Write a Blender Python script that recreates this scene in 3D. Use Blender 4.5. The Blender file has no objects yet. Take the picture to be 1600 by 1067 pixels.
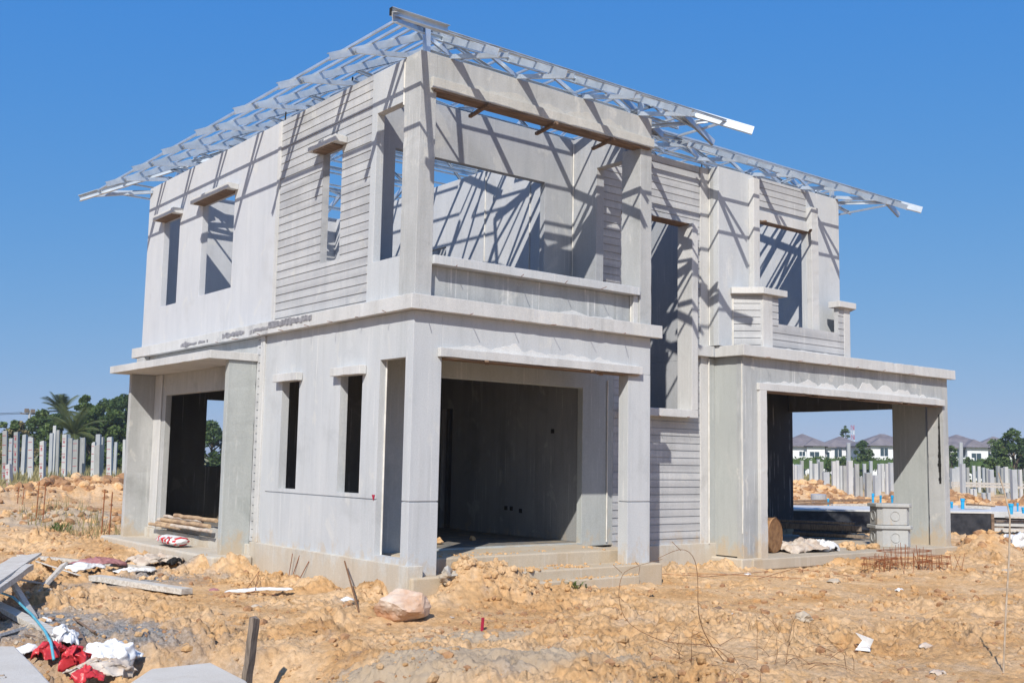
import bpy, bmesh, math, random, bisect
import numpy as np
from mathutils import Vector, Matrix
from mathutils import noise as noise_
rnd = random.Random(7)
SC = bpy.context.scene
COL = SC.collection

# ---------------------------------------------------------------- camera
FPX = 1680.79                      # focal length in pixels of a 1600 px wide frame
CAM = Vector((-7.4306, -11.3493, 1.24))
yaw, pitch, roll = 0.89922034, 0.11117335, 0.0184369
fwd = Vector((math.cos(pitch)*math.cos(yaw), math.cos(pitch)*math.sin(yaw), math.sin(pitch)))
rt = fwd.cross(Vector((0, 0, 1))).normalized(); up = rt.cross(fwd)
r2 = math.cos(roll)*rt + math.sin(roll)*up
u2 = -math.sin(roll)*rt + math.cos(roll)*up
cd = bpy.data.cameras.new('camera'); cam = bpy.data.objects.new('camera', cd); COL.objects.link(cam)
cd.sensor_width = 36; cd.lens = FPX*36/1600; cd.clip_start = 0.1; cd.clip_end = 9000
m = Matrix((r2, u2, -fwd)).transposed().to_4x4(); m.translation = CAM
cam.matrix_world = m; SC.camera = cam

def ray(px, py):
    return (r2*((px-800)/FPX) + u2*((533.5-py)/FPX) + fwd)
def onz(px, py, z):
    d = ray(px, py); k = (z-CAM.z)/d.z; return CAM + d*k
def far(px, py, D):                 # point at distance D along a view direction
    return CAM + ray(px, py)*D

# ---------------------------------------------------------------- object helpers
def tag(o, label=None, cat=None, group=None, kind=None):
    if label: o['label'] = label
    if cat: o['category'] = cat
    if group: o['group'] = group
    if kind: o['kind'] = kind
    return o
def empty(name, loc, label, cat, group=None, rz=0):
    o = bpy.data.objects.new(name, None); COL.objects.link(o); o.location = loc; o.rotation_euler = (0, 0, rz)
    o.empty_display_size = .2
    return tag(o, label, cat, group)

class MB:
    """collects polygons, builds them as one mesh object"""
    def __init__(s): s.v = []; s.f = []; s.k = {}; s.mi = []; s.cur = 0
    def vert(s, p):
        key = (round(p[0], 4), round(p[1], 4), round(p[2], 4))
        i = s.k.get(key)
        if i is None:
            i = len(s.v); s.k[key] = i; s.v.append(tuple(p))
        return i
    def nv(s, p): s.v.append(tuple(p)); return len(s.v)-1
    def face(s, pts):
        ids = [s.vert(p) for p in pts]
        if len(set(ids)) >= 3: s.f.append(ids); s.mi.append(s.cur)
    def nface(s, ids): s.f.append(list(ids)); s.mi.append(s.cur)
    def hexa(s, c):       # 8 corners: bottom 4 ccw, top 4 ccw ; own vertices
        b = len(s.v); s.v += [tuple(p) for p in c]
        for q in ((3,2,1,0),(4,5,6,7),(0,1,5,4),(1,2,6,5),(2,3,7,6),(3,0,4,7)): s.nface([b+i for i in q])
    def hexa_(s, c): s.hexa(c); return s
    def box(s, x0, x1, y0, y1, z0, z1):
        s.hexa([(x0,y0,z0),(x1,y0,z0),(x1,y1,z0),(x0,y1,z0),(x0,y0,z1),(x1,y0,z1),(x1,y1,z1),(x0,y1,z1)])
        return s
    def prism(s, poly, z0, z1):
        n = len(poly); b = len(s.v)
        s.v += [(x, y, z0) for x, y in poly] + [(x, y, z1) for x, y in poly]
        s.nface([b+i for i in reversed(range(n))]); s.nface([b+n+i for i in range(n)])
        for i in range(n):
            j = (i+1) % n; s.nface([b+i, b+j, b+n+j, b+n+i])
        return s
    def bar(s, p, q, w, h, upv=(0,0,1)):
        p = Vector(p); q = Vector(q); d = (q-p).normalized(); upv = Vector(upv)
        a = d.cross(upv)
        if a.length < 1e-4: a = d.cross(Vector((1,0,0)))
        a.normalize(); b = a.cross(d).normalized()
        a = a*w/2; b = b*h/2
        s.hexa([p-a-b, p+a-b, q+a-b, q-a-b, p-a+b, p+a+b, q+a+b, q-a+b]); return s
    def chan(s, p, q, w, h, upv=(0,0,1), t=.007, side=1):
        """open C section: web of height h, two flanges of width w"""
        p = Vector(p); q = Vector(q); d = (q-p).normalized(); upv = Vector(upv)
        a = d.cross(upv)
        if a.length < 1e-4: a = d.cross(Vector((1,0,0)))
        a.normalize(); b = a.cross(d).normalized(); a = a*side
        def sub(a0, a1, b0, b1):
            c = [p+a*a0+b*b0, p+a*a1+b*b0, q+a*a1+b*b0, q+a*a0+b*b0, p+a*a0+b*b1, p+a*a1+b*b1, q+a*a1+b*b1, q+a*a0+b*b1]
            s.hexa(c)
        sub(-w/2, -w/2+t, -h/2, h/2)
        sub(-w/2+t, w/2, h/2-t, h/2)
        sub(-w/2+t, w/2, -h/2, -h/2+t)
        return s
    def tube(s, pts, r, n=6, cap=True):
        pts = [Vector(p) for p in pts]; rr = r if isinstance(r, (list, tuple)) else [r]*len(pts)
        rings = []; pa = None
        for i, p in enumerate(pts):
            d = (pts[min(i+1, len(pts)-1)]-pts[max(i-1, 0)]).normalized()
            if pa is None:
                a = d.cross(Vector((0,0,1)));
                if a.length < 1e-3: a = d.cross(Vector((1,0,0)))
            else: a = pa - d*pa.dot(d)
            a.normalize(); pa = a; b = d.cross(a)
            rings.append([s.nv(p+(a*math.cos(t)+b*math.sin(t))*rr[i]) for t in [2*math.pi*k/n for k in range(n)]])
        for i in range(len(rings)-1):
            for k in range(n):
                s.nface([rings[i][k], rings[i][(k+1)%n], rings[i+1][(k+1)%n], rings[i+1][k]])
        if cap:
            s.nface(rings[0][::-1]); s.nface(rings[-1])
        return s
    def build(s, name, mat, parent=None, bevel=0, smooth=False):
        me = bpy.data.meshes.new(name); me.from_pydata(s.v, [], s.f)
        mats = mat if isinstance(mat, (list, tuple)) else [mat]
        for q in mats: me.materials.append(q)
        if len(mats) > 1: me.polygons.foreach_set('material_index', s.mi)
        if smooth: me.polygons.foreach_set('use_smooth', [True]*len(me.polygons))
        me.update()
        bm = bmesh.new(); bm.from_mesh(me); bmesh.ops.recalc_face_normals(bm, faces=bm.faces); bm.to_mesh(me); bm.free()
        o = bpy.data.objects.new(name, me); COL.objects.link(o)
        if parent: o.parent = parent
        if bevel:
            b = o.modifiers.new('bevel', 'BEVEL'); b.width = bevel; b.segments = 2; b.limit_method = 'ANGLE'; b.angle_limit = math.radians(50)
        return o

def wallmb(axis, p_out, p_in, u0, u1, z0, z1, holes=(), grooves=(), gd=.014, gspan=None):
    """wall panel: axis 'x' -> plane x=p_out (outer) .. p_in, running along y; holes (u0,u1,z0,z1); real recessed grooves"""
    us = {u0, u1}; zs = {z0, z1}
    for a, b, c, d in holes:
        for t in (a, b):
            if u0 < t < u1: us.add(t)
        for t in (c, d):
            if z0 < t < z1: zs.add(t)
    if gspan:
        for t in gspan:
            if u0 < t < u1: us.add(t)
    gr = []
    for g in grooves:
        if z0+.02 < g < z1-.03: gr.append((g, g+.016)); zs.add(g); zs.add(g+.016)
    us = sorted(us); zs = sorted(zs); sg = 1 if p_in > p_out else -1
    nu, nz = len(us)-1, len(zs)-1
    D = [[None]*nz for _ in range(nu)]
    for i in range(nu):
        uc = (us[i]+us[i+1])/2
        for j in range(nz):
            zc = (zs[j]+zs[j+1])/2
            if any(a < uc < b and c < zc < d for a, b, c, d in holes): continue
            f = p_out
            if any(a <= zc <= b for a, b in gr) and (gspan is None or gspan[0] < uc < gspan[1]): f = p_out+sg*gd
            D[i][j] = f
    M = MB()
    P = (lambda w, u, z: (w, u, z)) if axis == 'x' else (lambda w, u, z: (u, w, z))
    def g(i, j): return D[i][j] if 0 <= i < nu and 0 <= j < nz else None
    for i in range(nu):
        for j in range(nz):
            f = D[i][j]
            if f is None: continue
            a, b, c, d = us[i], us[i+1], zs[j], zs[j+1]
            M.face([P(f,a,c), P(f,b,c), P(f,b,d), P(f,a,d)]); M.face([P(p_in,a,c), P(p_in,b,c), P(p_in,b,d), P(p_in,a,d)])
            for (ii, jj, e) in ((i-1, j, 0), (i+1, j, 1), (i, j-1, 2), (i, j+1, 3)):
                n = g(ii, jj)
                if n is None: q = p_in
                elif n != f and (n-f)*sg > 0: q = n
                else: continue
                if e == 0: M.face([P(f,a,c), P(q,a,c), P(q,a,d), P(f,a,d)])
                elif e == 1: M.face([P(f,b,c), P(q,b,c), P(q,b,d), P(f,b,d)])
                elif e == 2: M.face([P(f,a,c), P(q,a,c), P(q,b,c), P(f,b,c)])
                else: M.face([P(f,a,d), P(q,a,d), P(q,b,d), P(f,b,d)])
    return M

# ---------------------------------------------------------------- materials
def newmat(name):
    mt = bpy.data.materials.new(name); mt.use_nodes = True; nt = mt.node_tree
    b = nt.nodes['Principled BSDF']; b.inputs['Specular IOR Level'].default_value = .3
    return mt, nt, b
def N(nt, t, **kw):
    n = nt.nodes.new(t)
    for k, v in kw.items(): setattr(n, k, v)
    return n
def noise(nt, vec, scale, detail=4, rough=.55, dist=0):
    n = N(nt, 'ShaderNodeTexNoise'); n.inputs['Scale'].default_value = scale; n.inputs['Detail'].default_value = detail
    n.inputs['Roughness'].default_value = rough; n.inputs['Distortion'].default_value = dist
    if vec is not None: nt.links.new(vec, n.inputs['Vector'])
    return n.outputs['Fac']
def ramp(nt, fac, stops):
    r = N(nt, 'ShaderNodeValToRGB'); e = r.color_ramp.elements
    while len(e) < len(stops): e.new(.5)
    for k, (p, c) in enumerate(stops):
        e[k].position = p; e[k].color = (*c, 1) if len(c) == 3 else c
    nt.links.new(fac, r.inputs[0]); return r.outputs['Color']
def mix(nt, fac, a, b, mode='MIX'):
    n = N(nt, 'ShaderNodeMix', data_type='RGBA', blend_type=mode)
    for s, v in ((0, fac), (6, a), (7, b)):
        if isinstance(v, (int, float)): n.inputs[s].default_value = v
        elif isinstance(v, tuple): n.inputs[s].default_value = (*v, 1)
        else: nt.links.new(v, n.inputs[s])
    return n.outputs[2]
def mapping(nt, scale=(1,1,1), coord='Object'):
    tc = N(nt, 'ShaderNodeTexCoord'); mp = N(nt, 'ShaderNodeMapping'); mp.inputs['Scale'].default_value = scale
    nt.links.new(tc.outputs[coord], mp.inputs['Vector']); return mp.outputs['Vector']
def bump(nt, b, h, strength, dist):
    n = N(nt, 'ShaderNodeBump'); n.inputs['Strength'].default_value = strength; n.inputs['Distance'].default_value = dist
    nt.links.new(h, n.inputs['Height']); nt.links.new(n.outputs['Normal'], b.inputs['Normal'])

def concrete(name, c1, c2, stain=(.2,.2,.18), stainamt=.35, streak=.35, lime=.25, rough=.85, bstr=.35, spot=.3, drip=.3, mud=.6, boards=0):
    mt, nt, b = newmat(name)
    v = mapping(nt); vs = mapping(nt, (7, 7, .35)); vt = mapping(nt, (1.6, 1.6, .5))
    base = mix(nt, ramp(nt, noise(nt, vt, 1.3, 6, .6), [(.35, (0,0,0)), (.65, (1,1,1))]), c1, c2)
    st = ramp(nt, noise(nt, vs, 1.6, 4, .6), [(.5, (0,0,0)), (.72, (1,1,1))])
    base = mix(nt, mix(nt, 1.0, st, (streak,)*3, 'MULTIPLY'), base, mix(nt, 1.0, base, (.78,.78,.76), 'MULTIPLY'))
    sm = ramp(nt, noise(nt, v, 1.1, 7, .68, .4), [(.56, (0,0,0)), (.7, (1,1,1))])
    base = mix(nt, mix(nt, 1.0, sm, (stainamt,)*3, 'MULTIPLY'), base, stain)
    lm = ramp(nt, noise(nt, mapping(nt, (1.2,1.2,.8)), 2.1, 6, .62, .6), [(.6, (0,0,0)), (.66, (1,1,1))])
    base = mix(nt, mix(nt, 1.0, lm, (lime,)*3, 'MULTIPLY'), base, (.62,.61,.57))
    dm = ramp(nt, noise(nt, mapping(nt, (26, 26, .5)), 1.0, 2, .5), [(.60, (0,0,0)), (.66, (1,1,1))])
    dz = ramp(nt, noise(nt, mapping(nt, (1.1,1.1,.9)), 1.7, 3, .6), [(.46, (0,0,0)), (.6, (drip,)*3)])
    base = mix(nt, mix(nt, 1.0, dm, dz, 'MULTIPLY'), base, (.66,.66,.65))
    fine = noise(nt, v, 55, 4, .7)
    base = mix(nt, 1.0, base, ramp(nt, fine, [(.3, (.88,.88,.88)), (.7, (1.06,1.06,1.06))]), 'MULTIPLY')
    pits = N(nt, 'ShaderNodeTexVoronoi'); pits.inputs['Scale'].default_value = 9; nt.links.new(v, pits.inputs['Vector'])
    pm = ramp(nt, pits.outputs['Distance'], [(.035, (1,1,1)), (.06, (0,0,0))])
    base = mix(nt, mix(nt, 1.0, pm, (spot,)*3, 'MULTIPLY'), base, (.16,.15,.13))
    if boards:      # each board row was cast a little lighter or darker
        bn = noise(nt, mapping(nt, (.35,.35,8.1)), 1.0, 1, .3)
        base = mix(nt, 1.0, base, ramp(nt, bn, [(.3, (.86,.86,.86)), (.7, (1.08,1.08,1.07))]), 'MULTIPLY')
    if mud:         # clay splashed up from the ground in blotches
        tc = N(nt, 'ShaderNodeTexCoord'); sx = N(nt, 'ShaderNodeSeparateXYZ'); nt.links.new(tc.outputs['Object'], sx.inputs[0])
        mm = N(nt, 'ShaderNodeMath', operation='MULTIPLY_ADD'); mm.inputs[1].default_value = .55; nt.links.new(noise(nt, mapping(nt, (3,3,2)), 1.3, 8, .75), mm.inputs[2]); nt.links.new(sx.outputs[2], mm.inputs[0])
        mk = ramp(nt, mm.outputs[0], [(.36, (mud,)*3), (.52, (0,0,0))])
        base = mix(nt, mk, base, (.47,.35,.21))
    nt.links.new(base, b.inputs['Base Color']); b.inputs['Roughness'].default_value = rough
    h = mix(nt, .5, noise(nt, v, 6, 5, .6), noise(nt, v, 60, 3, .7))
    bump(nt, b, h, bstr, .012)
    return mt

M = {}
M['skim'] = concrete('skimmed_plaster', (.465,.488,.512), (.52,.54,.558), stain=(.36,.375,.39), stainamt=.45, streak=.4, lime=.35, bstr=.25, drip=.5)
M['panel'] = concrete('precast_panel', (0.490,0.510,0.546), (0.545,0.561,0.588), stain=(0.380,0.377,0.371), stainamt=.35, streak=.25, lime=.35, bstr=.2)
M['raw'] = concrete('raw_concrete', (0.375,0.386,0.387), (0.465,0.474,0.477), stain=(0.250,0.260,0.254), stainamt=.5, streak=.5, lime=.45, bstr=.5)
M['rough'] = concrete('streaked_concrete', (0.340,0.357,0.371), (0.440,0.459,0.466), stain=(0.220,0.235,0.244), stainamt=.5, streak=.8, lime=.5, bstr=.4, drip=.7)
M['green'] = concrete('damp_concrete', (0.360,0.383,0.382), (0.420,0.444,0.440), stain=(0.250,0.275,0.265), stainamt=.4, streak=.4, lime=.15, bstr=.3)
M['siding'] = concrete('board_mark_concrete', (0.415,0.428,0.451), (0.495,0.505,0.519), stain=(0.300,0.306,0.307), stainamt=.5, streak=.3, lime=.3, bstr=.35, boards=1)
M['trim'] = concrete('lime_washed_trim', (0.500,0.505,0.503), (0.580,0.581,0.578), stain=(0.360,0.357,0.350), stainamt=.5, streak=.4, lime=.4, bstr=.45)
M['plinth'] = concrete('clay_stained_plinth', (.49,.465,.42), (.56,.545,.50), stain=(.46,.38,.28), stainamt=.5, streak=.6, lime=.5, bstr=.7, mud=.35)
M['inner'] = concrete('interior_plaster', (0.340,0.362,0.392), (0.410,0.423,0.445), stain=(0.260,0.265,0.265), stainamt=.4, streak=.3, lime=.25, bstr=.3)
M['mould'] = concrete('mouldy_cornice', (0.500,0.505,0.503), (0.580,0.581,0.578), stain=(0.130,0.133,0.159), stainamt=.85, streak=.5, lime=.5, bstr=.5)
M['lime'] = concrete('lime_mortar', (0.580,0.581,0.578), (0.660,0.663,0.657), stain=(0.450,0.449,0.445), stainamt=.4, streak=.1, lime=.2, bstr=.7)
M['dim2'] = concrete('shade_darkened_inner_wall', (.22,.225,.23), (.28,.285,.285), stain=(.14,.14,.14), stainamt=.5, streak=.5, lime=.25, bstr=.3)  # room shade put into the colour, less deep than the next one
M['dim'] = concrete('shade_darkened_interior', (.13,.13,.13), (.17,.17,.165), stain=(.10,.10,.10), stainamt=.4, streak=.3, lime=.1, bstr=.3)  # concrete coloured dark to stand in for the shade of unlit rooms
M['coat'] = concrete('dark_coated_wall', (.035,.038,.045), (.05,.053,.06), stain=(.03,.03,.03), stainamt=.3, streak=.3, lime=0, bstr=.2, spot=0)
M['floor'] = concrete('dusty_slab', (.40,.37,.32), (.50,.46,.40), stain=(.42,.31,.19), stainamt=.6, streak=0, lime=.1, bstr=.5, mud=.3)
M['dusty'] = concrete('dust_covered_step', (.47,.385,.28), (.50,.44,.355), stain=(.50,.37,.22), stainamt=.7, streak=.3, lime=.1, bstr=.5, mud=.2)
M['slab'] = concrete('pale_cast_slab', (.53,.505,.455), (.59,.57,.525), stain=(.42,.37,.3), stainamt=.5, streak=0, lime=.3, bstr=.7, mud=.12, drip=0)
M['box'] = concrete('cast_box_concrete', (0.360,0.367,0.371), (0.420,0.428,0.424), stain=(0.280,0.286,0.286), stainamt=.3, streak=.2, lime=.1, bstr=.3)

def simple(name, c1, c2=None, scale=8, rough=.7, metal=0, bstr=.2, vs=(1,1,1), detail=4, bd=.01, spec=.3):
    mt, nt, b = newmat(name); c2 = c2 or tuple(x*.75 for x in c1)
    f = noise(nt, mapping(nt, vs), scale, detail, .6)
    nt.links.new(ramp(nt, f, [(.35, c2), (.65, c1)]), b.inputs['Base Color'])
    b.inputs['Roughness'].default_value = rough; b.inputs['Metallic'].default_value = metal
    b.inputs['Specular IOR Level'].default_value = spec
    if bstr: bump(nt, b, f, bstr, bd)
    return mt
M['steel'] = simple('galvanised_steel', (.64,.70,.76), (.48,.54,.60), 3, .34, .6, .05, (1,1,1))
M['darkend'] = simple('dark_opening', (.02,.02,.02), None, 3, .8)
M['plank'] = simple('formwork_timber', (.24,.165,.115), (.12,.08,.055), 3, .8, 0, .4, (1,8,8))
M['bplank'] = simple('weathered_board', (.60,.575,.53), (.40,.36,.31), 5, .85, 0, .5, (1.5,6,6))
M['wood'] = simple('old_stake_wood', (.25,.20,.16), (.12,.095,.075), 6, .85, 0, .6, (6,6,1))
M['bamboo'] = simple('peeled_poles', (.50,.36,.22), (.30,.20,.13), 6, .7, 0, .3)
M['pvc'] = simple('white_pipe', (.72,.71,.68), (.55,.53,.48), 4, .5)
M['rust'] = simple('rusty_rod', (.36,.13,.05), (.16,.06,.03), 20, .85, .1)
M['drum'] = simple('rusty_drum', (.42,.24,.12), (.16,.085,.045), 7, .8, .15, .5, detail=8)
M['drumend'] = simple('rusty_drum_end', (.36,.20,.09), (.19,.095,.045), 9, .85, .1, .4, detail=8)
M['stone'] = simple('pink_white_rock', (.60,.50,.41), (.46,.25,.14), 3.2, .85, 0, .8, detail=9, bd=.03)
M['tar'] = simple('black_damp_proofing', (.012,.014,.02), (.045,.047,.055), 4, .6, 0, .2, detail=8)
M['white'] = simple('white_plastic', (.78,.78,.78), (.6,.6,.6), 9, .45, 0, .6, bd=.02)
M['red'] = simple('red_plastic', (.60,.05,.06), (.42,.03,.035), 9, .35, 0, .6, bd=.02)
M['redpaint'] = simple('red_paint', (.45,.02,.06), (.3,.015,.04), 20, .7)
M['blue'] = simple('blue_pipe', (.03,.38,.68), (.02,.3,.58), 5, .35)
M['cloth'] = simple('torn_paper_cloth', (.58,.52,.45), (.42,.33,.26), 6, .85, 0, .6, bd=.02)
M['pinkcloth'] = simple('maroon_cloth', (.42,.22,.21), (.25,.1,.11), 6, .85, 0, .6, bd=.02)
M['hose'] = simple('blue_hose', (.12,.42,.52), (.08,.3,.4), 5, .5)
M['twig'] = simple('dry_twig', (.25,.13,.06), (.14,.07,.035), 20, .9)
M['cord'] = simple('pale_cord', (.5,.42,.33), (.36,.28,.2), 15, .8)
M['pile'] = concrete('pile_concrete', (0.330,0.352,0.382), (0.440,0.449,0.466), stain=(0.250,0.255,0.265), stainamt=.3, streak=.2, lime=.1, bstr=.2)
M['bark'] = simple('bark', (.16,.12,.08), (.08,.06,.04), 6, .9)
M['mouldy'] = simple('mould', (.30,.30,.32), (.15,.15,.17), 14, .9, 0, .3, detail=8)
# ---------------------------------------------------------------- the house
house = empty('unfinished_house', (0,0,-.4), 'large unfinished two-storey concrete house with open steel roof frame', 'house')
HP = Matrix.Translation((0,0,-.4)).inverted()
def hp(mb, name, mat, label=None, bevel=.006, parent=None):
    o = mb.build(name, mat, parent or house, bevel=bevel)
    if parent is None: o.matrix_parent_inverse = HP
    if label: o['label'] = label
    return o
WOB = {'cornice', 'sill', 'window_canopy', 'beam_lip', 'side_canopy', 'opening_trim', 'window_jamb', 'lintel', 'porch_fin', 'column', 'beam'}
def wobbox(x0, x1, y0, y1, z0, z1, amp):
    """box cut into short lengths with slightly uneven, hand-cast edges"""
    lo = (x0, y0, z0); hi = (x1, y1, z1); ax = max(range(3), key=lambda i: hi[i]-lo[i]); o = [i for i in range(3) if i != ax]
    n = max(2, int((hi[ax]-lo[ax])/.09)); mb = MB(); rings = []
    for i in range(n+1):
        ring = []
        for (a, b) in ((0,0),(1,0),(1,1),(0,1)):
            p = [0,0,0]; p[ax] = lo[ax]+(hi[ax]-lo[ax])*i/n
            p[o[0]] = (lo, hi)[a][o[0]]; p[o[1]] = (lo, hi)[b][o[1]]
            q = Vector((p[0]*2.1+a*7, p[1]*2.1+b*5, p[2]*2.1))
            e = noise_.noise(q)*amp+min(0, noise_.noise(q*5.3)+.22)*amp*3.2
            p[o[0]] += (e if a else -e); p[o[1]] += (e if b else -e)*.8
            ring.append(mb.nv(p))
        rings.append(ring)
    for i in range(n):
        for k in range(4): mb.nface([rings[i][k], rings[i][(k+1)%4], rings[i+1][(k+1)%4], rings[i+1][k]])
    mb.nface(rings[0][::-1]); mb.nface(rings[-1]); return mb
def hbox(name, mat, *b, label=None, bevel=.008):
    if name in WOB: return hp(wobbox(*b, .0035 if name in ('column', 'beam', 'porch_fin') else .005), name, mat, label, .006)
    return hp(MB().box(*b), name, mat, label, bevel)
T = .12
GU = [3.36+.1235*k for k in range(27)]
GL = [-.01+.1235*k for k in range(60)]

# upper storey, left side
hp(wallmb('x', 0, T, 4.05, 9.75, 3.33, 6.54, [(8.08,8.88,4.06,5.73),(5.65,7.02,4.07,5.73)]), 'wall', M['panel'])
hp(wallmb('x', .004, T, 1.2, 3.95, 3.33, 6.54, [(2.0,2.57,4.06,5.72)], GU, gspan=(1.2,3.95)), 'siding_wall', M['siding'], bevel=0)
hbox('corner_strip', M['trim'], -.012, T, 3.95, 4.05, 3.33, 6.54, bevel=.004)
hp(wallmb('x', 0, T, .38, 1.2, 3.33, 6.54, [(.38,1.06,3.88,5.95)]), 'wall', M['skim'])
for (a, b, z) in ((5.65,7.02,5.73), (8.08,8.88,5.73), (2.0,2.57,5.72)):
    l = hbox('window_canopy', M['trim'], -.19, -.002, a-.13, b+.13, z, z+.1)
    MBp = MB().box(-.17, .03, a+.0, b+.0, z-.022, z-.002)
    pl = MBp.build('formwork_plank', M['plank'], l)
# upper corner column, right column, beam
hbox('column', M['raw'], -.004, .25, -.004, .38, 3.32, 6.545)
hbox('column', M['raw'], 4.03, 4.275, -.004, .4, 3.32, 6.06)
hp(MB().box(3.93, 4.03, .03, .3, 3.32, 3.75), 'column_foot', M['trim'])
bm_ = hbox('beam', M['raw'], .25, 4.275, 0, .2, 6.06, 6.545)
M['lip'] = concrete('mortar_lip', (.44,.44,.42), (.52,.51,.48), stain=(.33,.33,.31), stainamt=.5, lime=.6, bstr=.6)
hbox('beam_lip', M['lip'], .15, 4.275, -.06, -.002, 6.06, 6.21)
f = MB().box(.2, 4.2, -.05, .17, 6.03, 6.058)
for x in (1.08, 2.28, 3.4): f.bar((x-.04,-.12,6.02), (x+.02,.42,5.995), .05, .045)
hp(f, 'formwork_plank', M['plank'])
# parapet under the loggia opening
hp(wallmb('y', .1, .22, .25, 3.93, 3.32, 3.75), 'parapet', M['rough'])
hbox('sill', M['skim'], .252, 4.0, -.05, .27, 3.752, 3.87)
# loggia walls
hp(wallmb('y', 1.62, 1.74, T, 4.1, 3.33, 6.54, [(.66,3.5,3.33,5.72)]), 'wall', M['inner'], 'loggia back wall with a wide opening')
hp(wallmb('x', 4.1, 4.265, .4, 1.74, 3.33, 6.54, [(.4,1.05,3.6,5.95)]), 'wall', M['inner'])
# recessed siding wall with the tall stair window
hp(wallmb('y', 1.3, 1.42, 4.27, 6.84, 3.0, 6.54, [(4.9,6.42,2.17,5.42)], GL, gspan=(4.27,6.84)), 'siding_wall', M['siding'], bevel=0)
hp(wallmb('y', 1.3, 1.42, 4.75, 6.84, -.1, 3.0, [(4.9,6.42,2.17,5.42)], GL, gspan=(4.75,6.84)), 'siding_wall', M['siding'], bevel=0)
hbox('corner_strip', M['trim'], 6.84, 7.05, 1.28, 1.42, -.1, 6.54, bevel=.004)
hbox('corner_strip', M['green'], 7.05, 7.24, 1.285, 1.42, -.1, 3.12, bevel=.004)
hp(MB().box(6.415, 6.57, 1.1, 1.44, 2.172, 5.418), 'window_jamb', M['trim'])
hbox('sill', M['trim'], 4.9, 6.573, 1.097, 1.443, 2.04, 2.171)
hp(MB().box(4.92, 6.5, 1.16, 1.42, 5.40, 5.422), 'formwork_plank', M['plank'])
# right block, upper storey
hp(wallmb('y', 1.05, 1.17, 7.05, 10.66, 3.33, 6.54, [(8.05,9.6,3.33,6.54)]), 'wall', M['skim'])
hp(wallmb('y', 1.054, 1.17, 8.05, 9.6, 5.9, 6.54, [], [5.98+.1235*k for k in range(5)], gspan=(8.05,9.6)), 'siding_wall', M['siding'], bevel=0)
hbox('lintel', M['trim'], 8.05, 9.6, 1.0, 1.17, 5.72, 5.9)
hp(MB().box(8.06, 9.62, 1.02, 1.15, 5.698, 5.718).bar((8.2,.9,5.7), (8.15,1.2,5.69), .05, .03).bar((9.4,.8,5.7), (9.72,1.1,5.7), .05, .03), 'formwork_plank', M['plank'])
hbox('window_jamb', M['trim'], 7.88, 8.05, .93, 1.05, 3.33, 6.46)
hbox('window_jamb', M['trim'], 9.6, 9.82, .93, 1.05, 3.33, 6.2)
hp(wallmb('x', 7.05, 7.17, 1.17, 1.42, 3.33, 6.54), 'wall', M['raw'])
hp(wallmb('x', 10.66, 10.54, 1.17, 9.63, 3.33, 6.54, [(4,5,4.2,5.6)]), 'wall', M['panel'])
# interior and rear walls
hp(wallmb('x', 6.95, 7.05, 1.42, 9.6, 0, 3.1, [(5.5,6.6,0,2.2)]), 'wall', M['inner'])
hp(wallmb('x', 6.95, 7.05, 1.42, 9.6, 3.1, 6.54, [(6,7,3.3,5.5)]), 'wall', M['inner'])
hp(wallmb('x', 4.15, 4.25, 1.74, 9.63, 3.33, 6.54, [(5.3,6.3,3.33,5.3)]), 'wall', M['panel'])
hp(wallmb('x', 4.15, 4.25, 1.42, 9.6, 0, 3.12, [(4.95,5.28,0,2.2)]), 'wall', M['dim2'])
hp(wallmb('y', 5.3, 5.42, .13, 4.14, 0, 3.12, []), 'wall', M['dim'])  # partitions added here keep doorway and stairwell light out of the front room
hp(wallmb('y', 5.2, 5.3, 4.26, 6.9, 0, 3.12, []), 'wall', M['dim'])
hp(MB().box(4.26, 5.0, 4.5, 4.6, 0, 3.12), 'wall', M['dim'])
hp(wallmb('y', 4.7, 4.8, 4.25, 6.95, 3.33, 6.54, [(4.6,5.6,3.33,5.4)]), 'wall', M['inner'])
hp(wallmb('y', 9.748, 9.63, .122, 10.538, 3.332, 6.54, [(6.4,7.3,4.2,5.6)]), 'wall', M['panel'])
BW = [(1.36,2.1,1.04,2.38)]
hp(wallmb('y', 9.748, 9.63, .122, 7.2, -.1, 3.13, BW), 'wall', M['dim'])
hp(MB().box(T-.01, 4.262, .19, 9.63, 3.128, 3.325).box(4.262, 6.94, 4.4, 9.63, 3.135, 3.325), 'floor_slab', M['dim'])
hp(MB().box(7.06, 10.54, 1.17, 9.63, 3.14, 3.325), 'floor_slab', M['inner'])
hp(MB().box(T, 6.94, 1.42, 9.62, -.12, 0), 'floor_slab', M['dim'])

# lower storey, left side
hp(wallmb('x', 0, T, 0.171, 4.19, -.06, 3.13, [(.171,.78,.01,2.54),(3.03,3.58,.78,2.38),(1.22,1.81,.78,2.38)], [.712], gspan=(.78,4.02)), 'wall', M['skim'], bevel=0)
for (a, b) in ((3.03,3.58), (1.22,1.81)):
    l = hbox('window_canopy', M['trim'], -.11, -.002, a-.1, b+.12, 2.37, 2.49)
hbox('corner_strip', M['trim'], -.03, T, 4.19, 4.33, -.06, 3.13)
hp(wallmb('x', 0, T, 4.33, 4.5, -.06, 3.13, [], GL, gspan=(4.33,4.45)), 'siding_wall', M['siding'], bevel=0)
hp(wallmb('x', .01, T, 4.5, 9.75, -.1, 3.13, [(5.6,8.33,.07,2.35)]), 'wall', M['raw'])
hbox('corner_strip', M['trim'], -.02, .009, 8.5, 8.85, -.1, 2.74)
hbox('porch_fin', M['green'], -.47, .0, 4.5, 4.62, -.27, 2.74, label='near greenish fin under the side canopy')
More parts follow.
